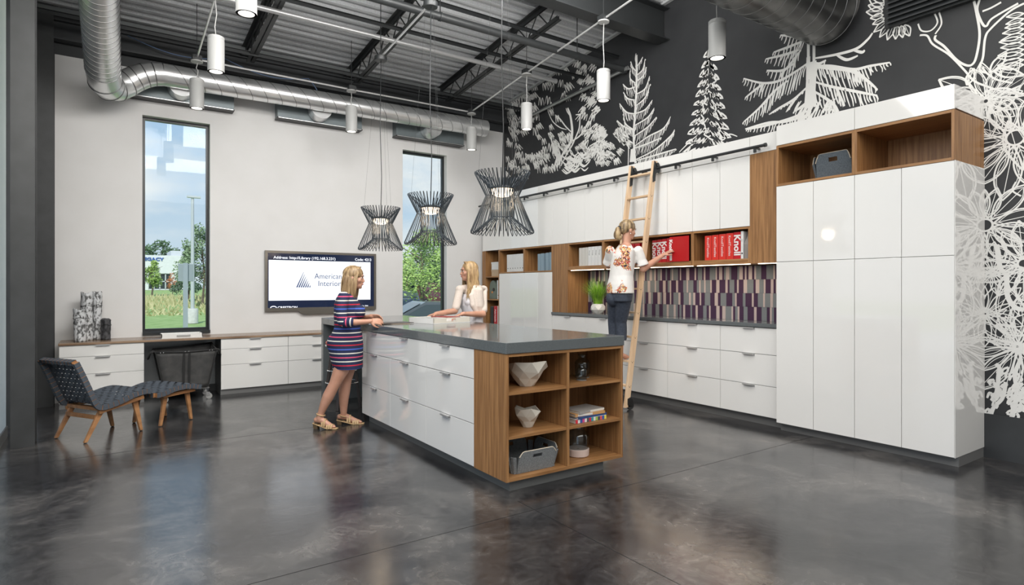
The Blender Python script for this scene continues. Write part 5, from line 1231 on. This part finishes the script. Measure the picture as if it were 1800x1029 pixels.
def blob(name,g,voxel,m,parent,smooth_it=4,wrinkle=0,fac=.5):
    import bmesh
    me=bpy.data.meshes.new('tmp'); me.from_pydata(g.v,[],g.f); bm=bmesh.new(); bm.from_mesh(me); bmesh.ops.recalc_face_normals(bm,faces=bm.faces); bm.to_mesh(me); bm.free()
    o=bpy.data.objects.new('tmp',me); _TS.collection.objects.link(o)
    r=o.modifiers.new('r','REMESH'); r.mode='VOXEL'; r.voxel_size=voxel; r.adaptivity=0
    if smooth_it: s=o.modifiers.new('s','SMOOTH'); s.iterations=smooth_it; s.factor=fac
    me2=evaluated_mesh(o); bpy.data.objects.remove(o)
    if wrinkle:
        nrm=[v.normal.copy() for v in me2.vertices]; co=[]
        for v,nn in zip(me2.vertices,nrm):
            c=v.co; q=noise.noise(Vector((c.x*14,c.y*14,c.z*6)))*.6+noise.noise(Vector((c.x*30,c.y*30,c.z*14+c.x*20)))*.4; co+=list(c+nn*q*wrinkle)
        me2.vertices.foreach_set('co',co)
    me2.materials.clear(); me2.materials.append(m); me2.polygons.foreach_set('use_smooth',[True]*len(me2.polygons)); me2.name=name
    q=bpy.data.objects.new(name,me2); COL.objects.link(q)
    if parent: q.parent=parent; q.location=-parent.location
    return q
def skin_mat(n,a,b): 
    m=noisy(n,a,b,scale=9,rough=.5,lo=.35,hi=.7); _,bs,_,_=nodes(m); bs.inputs['Subsurface Weight'].default_value=.12; bs.inputs['Subsurface Radius'].default_value=(.02,.008,.005); bs.inputs['Subsurface Scale'].default_value=.5; return m
SK1=skin_mat('skin_warm',(.46,.235,.155),(.54,.29,.20)); SK2=skin_mat('skin_fair',(.52,.27,.18),(.60,.33,.23))
def hair_mat(n,a,b): return noisy(n,a,b,scale=38,rough=.45,stretch=(1,1,.10),lo=.35,hi=.65,detail=4)
H1=hair_mat('hair_dark_blonde',(.16,.095,.045),(.46,.32,.17)); H2=hair_mat('hair_golden',(.22,.125,.055),(.58,.40,.20)); H3=hair_mat('hair_streaked',(.12,.075,.04),(.50,.36,.19))
M_EYE=mat('eye_white',(.75,.73,.70),.2); M_IRIS=mat('eye_iris',(.03,.04,.05),.2); M_LIP=mat('lips',(.50,.10,.09),.4); M_BROW=mat('brow',(.14,.08,.045),.7)
def head_prims(g,c,F,U,s=1.0,neck=None,nr=.052):
    """c: head centre, F facing, U up. Face height ~ .22"""
    F=F.normalized(); Sd=F.cross(U).normalized(); U=Sd.cross(F).normalized(); ax=(Sd,F,U)
    q=lambda a,b,h: c+(Sd*a+F*b+U*h)*s
    ell(g,q(0,-.012,.030),.074*s,.094*s,.082*s,ax)      # skull
    ell(g,q(0,.018,-.015),.062*s,.070*s,.082*s,ax)      # face
    ell(g,q(0,.040,-.070),.044*s,.044*s,.036*s,ax)      # jaw
    ell(g,q(0,.066,-.088),.020*s,.018*s,.016*s,ax)      # chin
    ell(g,q(.036,.052,-.020),.024*s,.024*s,.026*s,ax); ell(g,q(-.036,.052,-.020),.024*s,.024*s,.026*s,ax)  # cheeks
    ell(g,q(0,.074,.030),.036*s,.014*s,.016*s,ax)       # brow ridge
    g.tube([q(0,.080,.012),q(0,.091,-.010),q(0,.098,-.026)],[.007*s,.009*s,.010*s],10); ell(g,q(0,.094,-.029),.014*s,.010*s,.008*s,ax)  # nose
    ell(g,q(0,.083,-.053),.020*s,.011*s,.010*s,ax)      # mouth
    for sg in (-1,1): ell(g,q(sg*.074,-.008,-.008),.010*s,.018*s,.030*s,ax)   # ears
    if neck is not None: g.tube([q(0,-.012,-.045),neck],[nr*.98,nr*1.06],16)
    return q,ax
def face_parts(t,q,ax,s=1.0,smile=False):
    for sg in (-1,1):
        g=G(); ell(g,q(sg*.030,.0735,.006),.0115*s,.008*s,.0058*s,ax); e=g.obj('eye',M_EYE,t,world=True,smooth='all')
        g=G(); ell(g,q(sg*.030,.0800,.006),.0048*s,.0022*s,.0048*s,ax); g.obj('iris',M_IRIS,e); e.children[0].location=(0,0,0)
        g=G(); g.tube([q(sg*.014,.090,.026),q(sg*.030,.088,.031),q(sg*.047,.076,.025)],[.0028*s,.0032*s,.0014*s],6); g.obj('eyebrow',M_BROW,t,world=True,smooth='all')
        g=G(); g.tube([q(sg*.017,.084,.012),q(sg*.030,.087,.016),q(sg*.044,.078,.009)],.0016*s,5); g.obj('eyelash',M_IRIS,t,world=True)
    g=G(); w_=.024 if smile else .018
    g.tube([q(-w_,.080,-.050+(.006 if smile else 0)),q(-.008,.092,-.053),q(0,.093,-.054),q(.008,.092,-.053),q(w_,.080,-.050+(.006 if smile else 0))],[.001*s,.0045*s,.005*s,.0045*s,.001*s],8); lp=g.obj('lips',M_LIP,t,world=True,smooth='all')
    if smile: g=G(); ell(g,q(0,.0925,-.0545),.015*s,.004*s,.0028*s,ax); g.obj('teeth',mat('teeth',(.8,.78,.74),.3),lp)
def hand_prims(g,wrist,D,N,s=1.0,curl=.3,thumb=1,spread=.05):
    """wrist position, D direction of the fingers, N palm normal (palm faces N); five fingers"""
    D=D.normalized(); Sd=D.cross(N).normalized(); N=Sd.cross(D).normalized()
    pl=.085*s; pc=wrist+D*pl*.52
    ell(g,pc,.038*s,.045*s,.013*s,(Sd,D,N)); g.tube([wrist-D*.02*s,wrist+D*.025*s],[.024*s,.026*s],12)
    ln=[.066,.078,.073,.058]
    for i in range(4):
        off=(i-1.5)*.0195*s; b=wrist+D*(pl*(.93 if i in (1,2) else .86))+Sd*off; d=(D+Sd*(i-1.5)*spread).normalized(); p=[b-d*.03*s,b]
        ang=0; cur=b
        for k,fr in enumerate((.45,.32,.23)):
            ang+=curl*(.8 if k==0 else 1.0); dd=d*math.cos(ang)+N*math.sin(ang); cur=cur+dd*ln[i]*fr*s; p.append(cur)
        rs=[.0088*s,.0090*s,.0084*s,.0078*s,.0068*s]; g.tube(p,rs,8); ell(g,p[-1],.0068*s,.0068*s,.0068*s)
    b=wrist+D*.022*s+Sd*thumb*.026*s; m1=b+(D*.55+Sd*thumb*.65+N*.25).normalized()*.034*s; m2=m1+(D*.85+Sd*thumb*.25+N*.35).normalized()*.028*s; m3=m2+(D*.95+N*.3).normalized()*.022*s
    g.tube([b,m1,m2,m3],[.0125*s,.0110*s,.0095*s,.0075*s],8); ell(g,m3,.0075*s,.0075*s,.0075*s)
def strands(name,t,roots,m,r=.0045,world=True,wave=0,seed=1,n=7,parent=None):
    rnd=random.Random(seed); g=G()
    for A,B,Cc,E_ in roots:
        pts=[]
        for i in range(n):
            q=i/(n-1); p=A*(1-q)**3+B*3*q*(1-q)**2+Cc*3*q*q*(1-q)+E_*q**3
            p=p+Vector((math.sin(q*9+rnd.random()),math.cos(q*8+rnd.random()*2),0))*wave*q; pts.append(p)
        rr=[r*(.9+.2*rnd.random())*(1 if i<n-2 else (.7 if i==n-2 else .25)) for i in range(n)]; g.tube(pts,rr,5,cap=False)
    return g.obj(name,m,t,world=True,smooth='all',fix=False)
def stripes_mat(name,vec,off,period=.2):
    m=mat(name,(.012,.018,.06),.85); t,b,N,L=nodes(m)
    tc=N('ShaderNodeTexCoord'); vm=N('ShaderNodeVectorMath'); vm.operation='DOT_PRODUCT'; L(tc.outputs['Object'],vm.inputs[0]); vm.inputs[1].default_value=vec
    a=N('ShaderNodeMath'); a.operation='SUBTRACT'; L(vm.outputs['Value'],a.inputs[0]); a.inputs[1].default_value=off
    d=N('ShaderNodeMath'); d.operation='DIVIDE'; L(a.outputs[0],d.inputs[0]); d.inputs[1].default_value=period
    f=N('ShaderNodeMath'); f.operation='FRACT'; L(d.outputs[0],f.inputs[0])
    cr=N('ShaderNodeValToRGB'); cr.color_ramp.interpolation='CONSTANT'; navy=(.012,.018,.06)
    cs=[(.06,.12,.50),(.52,.015,.04),(.72,.68,.60),(.68,.08,.17),(.72,.68,.60)]; st_=[(0.0,cs[0])]
    for i in range(5):
        if i: st_.append((i*.2,cs[i]))
        st_.append((i*.2+.055,navy))
    ramp(cr,st_); L(f.outputs[0],cr.inputs[0]); L(cr.outputs[0],b.inputs['Base Color']); return m
# ---------------- woman in the striped dress, leaning on the island
D1=6.02; p1=lambda u,v,dd=0: P(u,v,D1+dd)
w1=thing('person','woman in navy striped dress and tan sandals leaning on the island, reading a folder','person',(1.95,5.96,0))
F1=(RV*.97+FV*.22).normalized()
hc=p1(623,489,.0)
g=G(); q1,ax1=head_prims(g,hc,(RV*.97+FV*.10-UP*.10),(UP+RV*.08),1.0,p1(612,516,.0),.050)
# torso (under the dress), arms, hands, legs as one body
S_=F1; B_=F1.cross(UP)   # S_: chest direction, B_: sideways (towards viewer)
if B_.dot(FV)>0: B_=-B_
loft(g,[(p1(611,515),.05,.10,S_,B_),(p1(611,528),.085,.16,S_,B_),(p1(612,548),.10,.15,S_,B_),(p1(609,575),.10,.13,S_,B_),(p1(608,600),.13,.16,S_,B_),(p1(610,625),.12,.16,S_,B_)])
limb(g,[p1(604,523,-.16),p1(600,545,-.20),p1(602,565,-.22)],[.046,.042,.036]); limb(g,[p1(602,565,-.22),p1(625,567,-.20),p1(650,565.5,-.16)],[.036,.032,.024])
limb(g,[p1(608,523,.16),p1(612,545,.20),p1(618,562,.20)],[.046,.040,.035]); limb(g,[p1(618,562,.20),p1(640,559,.14),p1(655,557,.05)],[.035,.030,.023])
hand_prims(g,p1(650,565,-.16),(RV*.93+FV*.25-UP*.02),(-UP*.5+FV*.8),.95,.38,thumb=-1)
hand_prims(g,p1(653,556.5,.05),(RV*.95-FV*.20-UP*.05),(-UP*.6-FV*.6),.95,.35,thumb=1)
# legs
nb,fb=-.075,.085
limb(g,[p1(608,612,nb),p1(600,650,nb),p1(589,674,nb-.02)],[.088,.076,.056],18); limb(g,[p1(589,674,nb-.02),p1(577,697,nb-.02),p1(570,712,nb-.02),p1(564,727,nb-.02)],[.055,.056,.044,.031],18)
limb(g,[p1(613,612,fb),p1(613,645,fb),p1(609,668,fb)],[.086,.072,.054],18); limb(g,[p1(609,668,fb),p1(605,690,fb),p1(604,708,fb),p1(604,729,fb)],[.053,.057,.045,.031],18)
# feet
def foot(g,heel,ball,toe,s=1.0,side=Vector((0,0,0))):
    g.tube([heel,heel.lerp(ball,.5)+UP*.022,ball+UP*.004,toe],[.026*s,.030*s,.030*s,.016*s],14); ell(g,heel,.027*s,.027*s,.027*s); ell(g,toe,.016*s,.02*s,.012*s)
    d=(toe-ball).normalized(); sd=d.cross(UP).normalized()
    for k in range(5): 
        b=ball+sd*(k-2)*.012*s; g.tube([b,b+d*(.050-.004*abs(k-1))*s-UP*.004],[.010*s,.0075*s],8); ell(g,b+d*(.050-.004*abs(k-1))*s-UP*.004,.0075*s,.0075*s,.0075*s)
h1,b1,t1=p1(557,733,nb-.02),Vector((0,0,0)),None
A0=p1(564,727,nb-.02); heel1=A0-RV*.045-UP*.02; heel1.z=.085; ball1=heel1+RV*.135-FV*.02; ball1.z=.030; toe1=ball1+RV*.05-FV*.005; toe1.z=.022
g.tube([A0,heel1.lerp(ball1,.25)+UP*.015],[.032,.034],12); foot(g,heel1,ball1,toe1)
A2=p1(604,729,fb); heel2=A2-RV*.04; heel2.z=.078; ball2=heel2+RV*.15+FV*.015; ball2.z=.026; toe2=ball2+RV*.06+FV*.005; toe2.z=.020
g.tube([A2,heel2.lerp(ball2,.25)+UP*.015],[.032,.034],12); foot(g,heel2,ball2,toe2)
blob('body',g,.0055,SK1,w1,3); face_parts(w1,q1,ax1)
DR=stripes_mat('striped_knit',(0,0,1),.585); 
g=G()
loft(g,[(p1(612,647),.145,.175,S_,B_),(p1(610,636),.155,.180,S_,B_),(p1(608,615),.170,.190,S_,B_),(p1(607.5,603),.172,.188,S_,B_),(p1(609,590),.155,.175,S_,B_),(p1(610.5,576),.128,.155,S_,B_),(p1(611.5,562),.135,.158,S_,B_),(p1(612,548),.140,.168,S_,B_),(p1(610,534),.125,.180,S_,B_),(p1(609,524),.10,.175,S_,B_),(p1(610,517),.068,.115,S_,B_),(p1(611,513),.052,.066,S_,B_)],28)
for s in (-.07,.07): ell(g,p1(632,548,0)+B_*s,.060,.062,.066,(S_,B_,UP))
ell(g,p1(590,604,0),.085,.15,.11,(S_,B_,UP))
limb(g,[p1(604,523,-.15),p1(600,545,-.20),p1(602,566,-.22)],[.060,.055,.050]); limb(g,[p1(608,523,.15),p1(612,545,.20),p1(618,562,.20)],[.060,.053,.048])
o=blob('dress',g,.007,DR,w1,3,.003); o['label']='navy dress with blue, red, pink and ivory stripes'
DS=stripes_mat('striped_knit_sleeve',tuple(RV),p1(622,567,-.2).dot(RV)+.01,.2)
for a,b,ra,rb in ((p1(601,566,-.22),p1(621.5,567,-.20),.0505,.042),(p1(618,562,.20),p1(634,560,.16),.048,.041)):
    g=G(); limb(g,[a,b],[ra,rb]); 
    g2=G(); g2.tube([a-(b-a)*.1,a,b],[ra*.6,ra,rb],20); blob('sleeve_cuff',g2,.006,DS,w1,2)
# hair: mass + strands
g=G(); hq=q1
ell(g,hq(0,-.018,.040),.084,.103,.088,ax1); ell(g,hq(0,-.070,-.03),.075,.050,.095,ax1); 
def keep_hair(g,sd): pass
ell(g,hq(.050,-.030,-.05),.036,.055,.12,ax1); ell(g,hq(-.050,-.030,-.05),.036,.055,.12,ax1)
ell(g,hq(0,-.060,-.12),.07,.055,.07,ax1)
blob('hair',g,.006,H1,w1,3,.004)
rnd=random.Random(4); roots=[]
for i in range(230):
    a=rnd.uniform(-1,1); sd=-1 if rnd.random()<.6 else 1; bk=rnd.uniform(-.10,.055)
    A=hq(rnd.uniform(-.012,.012),.045+rnd.uniform(-.09,.01),.118); Bq=hq(sd*.092,bk*.85+.005,.075); Cq=hq(sd*.100,bk-.012,-.08); Eq=hq(sd*rnd.uniform(.05,.088),bk*.75-.015+rnd.uniform(-.01,.015),rnd.uniform(-.275,-.185)); roots.append((A,Bq,Cq,Eq))
for i in range(110):
    sd=rnd.uniform(-1,1); A=hq(sd*.02,-.03,.122); Bq=hq(sd*.06,-.115,.09); Cq=hq(sd*.07,-.128,-.05); Eq=hq(sd*.075,-.085+rnd.uniform(-.01,.01),rnd.uniform(-.25,-.17)); roots.append((A,Bq,Cq,Eq))
strands('hair_strands',w1,roots,H1,.0042)
# sandals
M_TAN=noisy('tan_leather',(.42,.27,.13),(.55,.38,.20),scale=120,rough=.6); M_HEEL=mat('wooden_heel',(.10,.065,.03),.5)
def sandal(t,heel,ball,toe,ank):
    d=(ball-heel); d.z=0; d.normalize(); sd=d.cross(UP)
    hz=heel.z-.026
    g=G(); g.hexa([heel-d*.03-sd*.028+UP*(-.034),heel-d*.03+sd*.028+UP*(-.034),ball+sd*.040-UP*.030,ball-sd*.040-UP*.030,heel-d*.03-sd*.028-UP*.026,heel-d*.03+sd*.028-UP*.026,ball+sd*.040-UP*.020,ball-sd*.040-UP*.020])
    e=toe+d*.035; g.hexa([ball-sd*.040-UP*.026,ball+sd*.040-UP*.026,Vector((e.x,e.y,0.0))+sd*.025,Vector((e.x,e.y,0.0))-sd*.025,ball-sd*.040-UP*.018,ball+sd*.040-UP*.018,Vector((e.x,e.y,.010))+sd*.025,Vector((e.x,e.y,.010))-sd*.025])
    so=g.obj('sandal',M_TAN,t,world=True,bevel=.003)
    hb=Vector((heel.x,heel.y,max(.0,heel.z-.085))); G().hexa([hb-d*.018-sd*.024,hb-d*.018+sd*.024,hb+d*.022+sd*.024,hb+d*.022-sd*.024,heel-d*.026-sd*.027-UP*.03,heel-d*.026+sd*.027-UP*.03,heel+d*.026+sd*.027-UP*.03,heel+d*.026-sd*.027-UP*.03]).obj('block_heel',M_HEEL,so)
    def strap(c,w_,hh,wd): 
        g=G(); prev=None
        for i in range(13):
            a=PI*i/12; o_=c+sd*math.cos(a)*w_+UP*(math.sin(a)*hh); row=(o_-d*wd,o_+d*wd)
            if prev: g.quad(prev[0],prev[1],row[1],row[0])
            prev=row
        st=g.obj('strap',M_TAN,so,fix=False); m_=st.modifiers.new('s','SOLIDIFY'); m_.thickness=.004
    for q in (0,.022,.044): strap(ball-d*.010+d*(q-.0)-UP*.022+UP*0,.041,.052-q*.25,.009)
    for q in (0,.022): strap(heel.lerp(ball,.55)+d*q-UP*.026,.037,.072,.009)
    G().tube([ank+sd*math.cos(a)*.037+d*(math.sin(a)*.040)-UP*(.012+.010*math.sin(a)) for a in [2*PI*i/18 for i in range(18)]],.0055,6,closed=True).obj('ankle_strap',M_TAN,so,smooth='all')
    G().bar(ank-d*.038-UP*.012,heel-d*.026-UP*.02,.014,.004).obj('heel_strap',M_TAN,so)
sandal(w1,heel1,ball1,toe1,A0); sandal(w1,heel2,ball2,toe2,A2)
# ---------------- smiling woman behind the island
D2=7.0; p2=lambda u,v,dd=0: P(u,v,D2+dd)
w2=thing('person','smiling woman with long wavy golden hair and cream cardigan behind the island','person',(3.57,6.04,0))
F2=(-RV*.80-FV*.60).normalized(); B2=F2.cross(UP)
hc=p2(823.5,478,.0); g=G(); q2,ax2=head_prims(g,hc,(-RV*.90-FV*.34-UP*.04),(UP+RV*.02),.98,p2(829,503,.02),.050)
loft(g,[(p2(829,502),.05,.07,F2,B2),(p2(829,511),.065,.125,F2,B2),(p2(829,525),.085,.135,F2,B2),(p2(830,545),.085,.125,F2,B2),(p2(831,562),.10,.13,F2,B2),(p2(832,590),.115,.165,F2,B2),(p2(832,612),.11,.165,F2,B2)])
shR=p2(808,510,-.08); elR=p2(800,547,-.15); wrR=p2(768,551.5,-.36)
shL=p2(850,510,.10); elL=p2(849,553,-.10); wrL=p2(814,552,-.33)
limb(g,[shR,elR],[.034,.034]); limb(g,[elR,elR.lerp(wrR,.45),wrR],[.036,.033,.023]); limb(g,[shL,elL],[.034,.035]); limb(g,[elL,elL.lerp(wrL,.45),wrL],[.037,.034,.023])
hand_prims(g,wrR,(-RV*.92-FV*.25-UP*.22),(-UP-RV*.1),.95,.28,thumb=1,spread=.08); hand_prims(g,wrL,(-RV*.88-FV*.3-UP*.26),(-UP-RV*.1),.95,.30,thumb=-1,spread=.12)
for sg in (-1,1):
    hp=p2(832,605)+B2*sg*.085; kn=Vector((hp.x,hp.y,.50))+F2*.01; an=Vector((hp.x,hp.y,.09)); limb(g,[hp,kn],[.080,.052]); limb(g,[kn,kn.lerp(an,.35),an],[.052,.054,.032]); foot(g,an-F2*.03-UP*.045,an+F2*.09-UP*.06,an+F2*.15-UP*.065)
blob('body',g,.0055,SK2,w2,3); face_parts(w2,q2,ax2,.98,True)
g=G(); M_TOP=noisy('ribbed_white_top',(.62,.61,.64),(.76,.75,.78),scale=60,rough=.85,stretch=(1,1,.1),bump=.4)
loft(g,[(p2(829.5,517),.105,.125,F2,B2),(p2(829,526),.125,.150,F2,B2),(p2(829.5,538),.125,.148,F2,B2),(p2(830.5,552),.108,.135,F2,B2),(p2(831,566),.112,.140,F2,B2),(p2(832,590),.140,.175,F2,B2),(p2(832,640),.165,.205,F2,B2),(p2(832,690),.18,.22,F2,B2)],26)
for s in (-.062,.062): ell(g,p2(829,530,0)+F2*.075+B2*s,.055,.058,.060,(F2,B2,UP)); 0 and g.tube([p2(829,524)+F2*.085+B2*s*1.1,p2(829,508)+F2*.035+B2*s*1.35,p2(829,505)-F2*.03+B2*s*1.35],.009,8)
blob('white_dress',g,.008,M_TOP,w2,3,.003)
M_CARD=noisy('cream_knit',(.66,.57,.50),(.74,.66,.59),scale=90,rough=.9,bump=.2)
g=G()
for sg,(sh,el) in ((0,(shR,elR)),(1,(shL,elL))): limb(g,[p2(829,506)+B2*.075*(1 if sg==0 else -1)*(1 if (shR-shL).dot(B2)>0 else -1)-F2*.01,sh+UP*.004,sh.lerp(el,.55),sh.lerp(el,.82)],[.044,.050,.047,.049])
loft(g,[(p2(829,503)-F2*.03,.055,.10,F2,B2),(p2(829,509)-F2*.012,.092,.172,F2,B2),(p2(829,522)-F2*.015,.102,.175,F2,B2),(p2(830,538)-F2*.02,.104,.172,F2,B2),(p2(830.5,550)-F2*.035,.075,.148,F2,B2)],26)
for s in (-1,1): limb(g,[p2(829,506)+B2*s*.080+F2*.02,p2(829,520)+B2*s*.105+F2*.07,p2(830,536)+B2*s*.120+F2*.07,p2(831,549)+B2*s*.12+F2*.03],[.030,.036,.034,.022])
blob('cardigan',g,.007,M_CARD,w2,3,.003)
g=G(); hq=q2; ell(g,hq(0,-.024,.042),.084,.098,.086,ax2); ell(g,hq(0,-.075,-.04),.085,.05,.12,ax2)
for s in (-1,1): ell(g,hq(s*.064,-.035,-.06),.030,.045,.11,ax2)
ell(g,hq(.02,-.085,-.15),.085,.045,.10,ax2); blob('hair',g,.006,H2,w2,3,.006)
rnd=random.Random(8); roots=[]
for i in range(300):
    sd=-1 if rnd.random()<.5 else 1; bk=rnd.uniform(-.11,.035)
    A=hq(rnd.uniform(-.02,.02),.04+rnd.uniform(-.09,.01),.120); Bq=hq(sd*.098,bk*.8+.0,.07); Cq=hq(sd*.115,bk+.01,-.12); Eq=hq(sd*rnd.uniform(.06,.13),bk*.6+.02+rnd.uniform(-.02,.03),rnd.uniform(-.33,-.20)); roots.append((A,Bq,Cq,Eq))
for i in range(150):
    sd=-1 if rnd.random()<.5 else 1; A=hq(sd*.01,.03,.122); Bq=hq(sd*.10,.02,.07); Cq=hq(sd*rnd.uniform(.10,.15),.02,-.14); Eq=hq(sd*rnd.uniform(.08,.15),rnd.uniform(.02,.085),rnd.uniform(-.34,-.22)); roots.append((A,Bq,Cq,Eq))
strands('hair_strands',w2,roots,H2,.0046,wave=.016,n=12,seed=3)
# ---------------- woman on the ladder
D3=6.86; p3=lambda u,v,dd=0: P(u,v,D3+dd)
w3=thing('person','woman in white floral blouse and navy trousers standing on the ladder, reaching for a binder','person',(4.92,4.98,.56))
F3=Vector((.93,-.36,0)).normalized(); B3=F3.cross(UP)      # faces the cabinets; B3 to her right
hc=p3(1104,405,0); hf=(RV*.93+FV*.35-UP*.16)
g=G(); q3,ax3=head_prims(g,hc,hf,UP+RV*.05,.97,p3(1101,430,0),.050)
loft(g,[(p3(1098,429),.05,.10,F3,B3),(p3(1097,440),.085,.175,F3,B3),(p3(1095,460),.105,.165,F3,B3),(p3(1092,485),.10,.15,F3,B3),(p3(1090,510),.115,.165,F3,B3),(p3(1090,528),.105,.16,F3,B3)])
sR=p3(1122,441,-.05); eR=p3(1131,473,-.03); 
hb=Vector((XF+.0,4.60,0)); tgt=Vector(on_x(1179,441,XF-.03)); wR=Vector(on_x(1165,449,XF-.11))
limb(g,[sR,eR],[.048,.040]); limb(g,[eR,eR.lerp(wR,.4),wR],[.040,.037,.025])
hand_prims(g,wR,(tgt-wR),(F3*.9-UP*.15),.95,.16,thumb=-1,spread=.10)
sL=p3(1072,441,.03); eL=p3(1070,468,.18); wL=Vector((lx(1.85)-.03,5.23,1.80))
limb(g,[sL,eL],[.048,.038]); limb(g,[eL,wL],[.038,.026]); hand_prims(g,wL,(UP*.4+F3*.9),-B3,.95,.5,thumb=1)
for sg,fy_ in ((-1,5.10),(1,4.985)):
    an=Vector((lx(.548)-.075,fy_,.655)); kn=Vector((lx(.9)-.13,fy_+.0,1.00)); hp=p3(1090,522)+Vector((0,(fy_-5.04)*.9,0))*1
    limb(g,[hp,kn],[.078,.046]); limb(g,[kn,kn.lerp(an,.35),an],[.046,.045,.034])
    heel=an-Vector((.035,0,.055)); ball=an+Vector((.085,0,-.068)); toe=ball+Vector((.045,0,0)); g.tube([an,heel.lerp(ball,.3)],[.034,.034],12); foot(g,heel,ball,toe)
blob('body',g,.0055,SK2,w3,3); face_parts(w3,q3,ax3,.97)
M_PANT=noisy('navy_trousers',(.028,.036,.055),(.050,.062,.088),scale=40,rough=.8)
g=G()
loft(g,[(p3(1090,507),.125,.172,F3,B3),(p3(1090,518),.135,.182,F3,B3),(p3(1090,530),.125,.175,F3,B3)],24)
for sg,fy_ in ((-1,5.10),(1,4.985)):
    kn=Vector((lx(.9)-.125,fy_,1.00)); hp=p3(1090,524)+Vector((0,(fy_-5.04)*1.0,0)); lo=Vector((lx(.7)-.085,fy_,.79)); g.tube([hp,hp.lerp(kn,.5),kn,lo],[.100,.084,.067,.062],18); ell(g,hp,.100,.100,.10)
ell(g,p3(1085,524,-.0)-F3*.045,.085,.095,.10,(F3,B3,UP)); ell(g,p3(1096,524,-.0)-F3*.045,.085,.095,.10,(F3,B3,UP))
blob('trousers',g,.007,M_PANT,w3,3,.005)
# floral blouse
m=mat('floral_blouse',(.72,.70,.67),.8); t_,b_,N,L=nodes(m); tc=N('ShaderNodeTexCoord')
def layer(prev,scale,thr,seed,c,nz_scale):
    mp=N('ShaderNodeMapping'); mp.inputs['Location'].default_value=(seed,seed*1.7,seed*.6); L(tc.outputs['Object'],mp.inputs[0])
    big=N('ShaderNodeTexNoise'); big.inputs['Scale'].default_value=5.5; big.inputs['Detail'].default_value=1; mpb=N('ShaderNodeMapping'); mpb.inputs['Location'].default_value=(2.3,.4,1.1); L(tc.outputs['Object'],mpb.inputs[0]); L(mpb.outputs[0],big.inputs[0])
    nz=N('ShaderNodeTexNoise'); nz.inputs['Scale'].default_value=nz_scale; nz.inputs['Detail'].default_value=2; nz.inputs['Distortion'].default_value=1.5; L(mp.outputs[0],nz.inputs[0])
    bm_=N('ShaderNodeMapRange'); bm_.inputs['From Min'].default_value=.42; bm_.inputs['From Max'].default_value=.56; bm_.inputs['To Min'].default_value=-.35; bm_.inputs['To Max'].default_value=.10; L(big.outputs[0],bm_.inputs[0])
    ad=N('ShaderNodeMath'); L(nz.outputs[0],ad.inputs[0]); L(bm_.outputs[0],ad.inputs[1]); gt_=N('ShaderNodeMath'); gt_.operation='GREATER_THAN'; L(ad.outputs[0],gt_.inputs[0]); gt_.inputs[1].default_value=thr
    mx_=N('ShaderNodeMix'); mx_.data_type='RGBA'; L(gt_.outputs[0],mx_.inputs[0]); mx_.inputs[7].default_value=(*c,1)
    if prev is None: mx_.inputs[6].default_value=(.74,.72,.69,1)
    else: L(prev,mx_.inputs[6])
    return mx_.outputs[2]
o_=layer(None,0,.58,1.0,(.72,.30,.14),30); o_=layer(o_,0,.615,5.0,(.42,.03,.03),34); o_=layer(o_,0,.64,9.0,(.75,.50,.16),38); o_=layer(o_,0,.65,13.0,(.03,.025,.03),44); L(o_,b_.inputs['Base Color'])
g=G()
loft(g,[(p3(1090,516),.150,.205,F3,B3),(p3(1090.5,500),.142,.195,F3,B3),(p3(1092,485),.128,.175,F3,B3),(p3(1094,468),.128,.180,F3,B3),(p3(1096,450),.120,.188,F3,B3),(p3(1097,441),.100,.185,F3,B3),(p3(1098,433),.070,.125,F3,B3),(p3(1099,429),.055,.070,F3,B3)],28)
for a,b in ((sR,eR),(sL,eL)): g.tube([a,a.lerp(b,.5),a.lerp(b,.80)],[.055,.058,.074],20); ell(g,a,.055,.055,.055)
for s in (-.07,.07): ell(g,p3(1096,458)+F3*.075+B3*s,.055,.058,.06,(F3,B3,UP))
blob('blouse',g,.007,m,w3,3,.006)
g=G(); hq=q3; ell(g,hq(0,-.020,.038),.081,.100,.084,ax3); ell(g,hq(0,-.070,.0),.066,.040,.060,ax3); ell(g,hq(0,-.135,-.02),.034,.034,.034,ax3); ell(g,hq(0,-.135,-.075),.052,.042,.062,ax3); ell(g,hq(.01,-.11,-.11),.045,.035,.035,ax3)
blob('hair',g,.006,H3,w3,3,.006)
rnd=random.Random(12); roots=[]
for i in range(200):
    sd=rnd.uniform(-1,1); A=hq(sd*.05,.066-abs(sd)*.02,.080); Bq=hq(sd*.095,.0,.125*(1-.35*abs(sd))+.01); Cq=hq(sd*.085,-.10,.06-.06*abs(sd)); Eq=hq(sd*.014,-.125,-.005); roots.append((A,Bq,Cq,Eq))
for i in range(130):
    a=rnd.uniform(0,6.28); r=rnd.uniform(.01,.055); A=hq(0,-.13,-.01); roots.append((A,A+Vector((math.cos(a),math.sin(a),.1))*.05,hq(r*math.cos(a),-.135+r*math.sin(a),-.07),hq(r*.7*math.cos(a),-.12+r*.8*math.sin(a),-.13+rnd.uniform(-.02,.03))))
strands('hair_strands',w3,roots,H3,.0040,wave=.008,n=9,seed=5)
G().tube([hq(.020*math.cos(a),-.125,-.004+.020*math.sin(a)) for a in [2*PI*i/16 for i in range(16)]],.013,8,closed=True).obj('hair_tie',M_BLACK,w3,smooth='all',world=True)
g=G(); ell(g,q3(.078,-.004,-.046),.005,.005,.006,ax3); g.obj('earring',M_CHROME,w3,world=True)

bpy.data.scenes.remove(_TS)
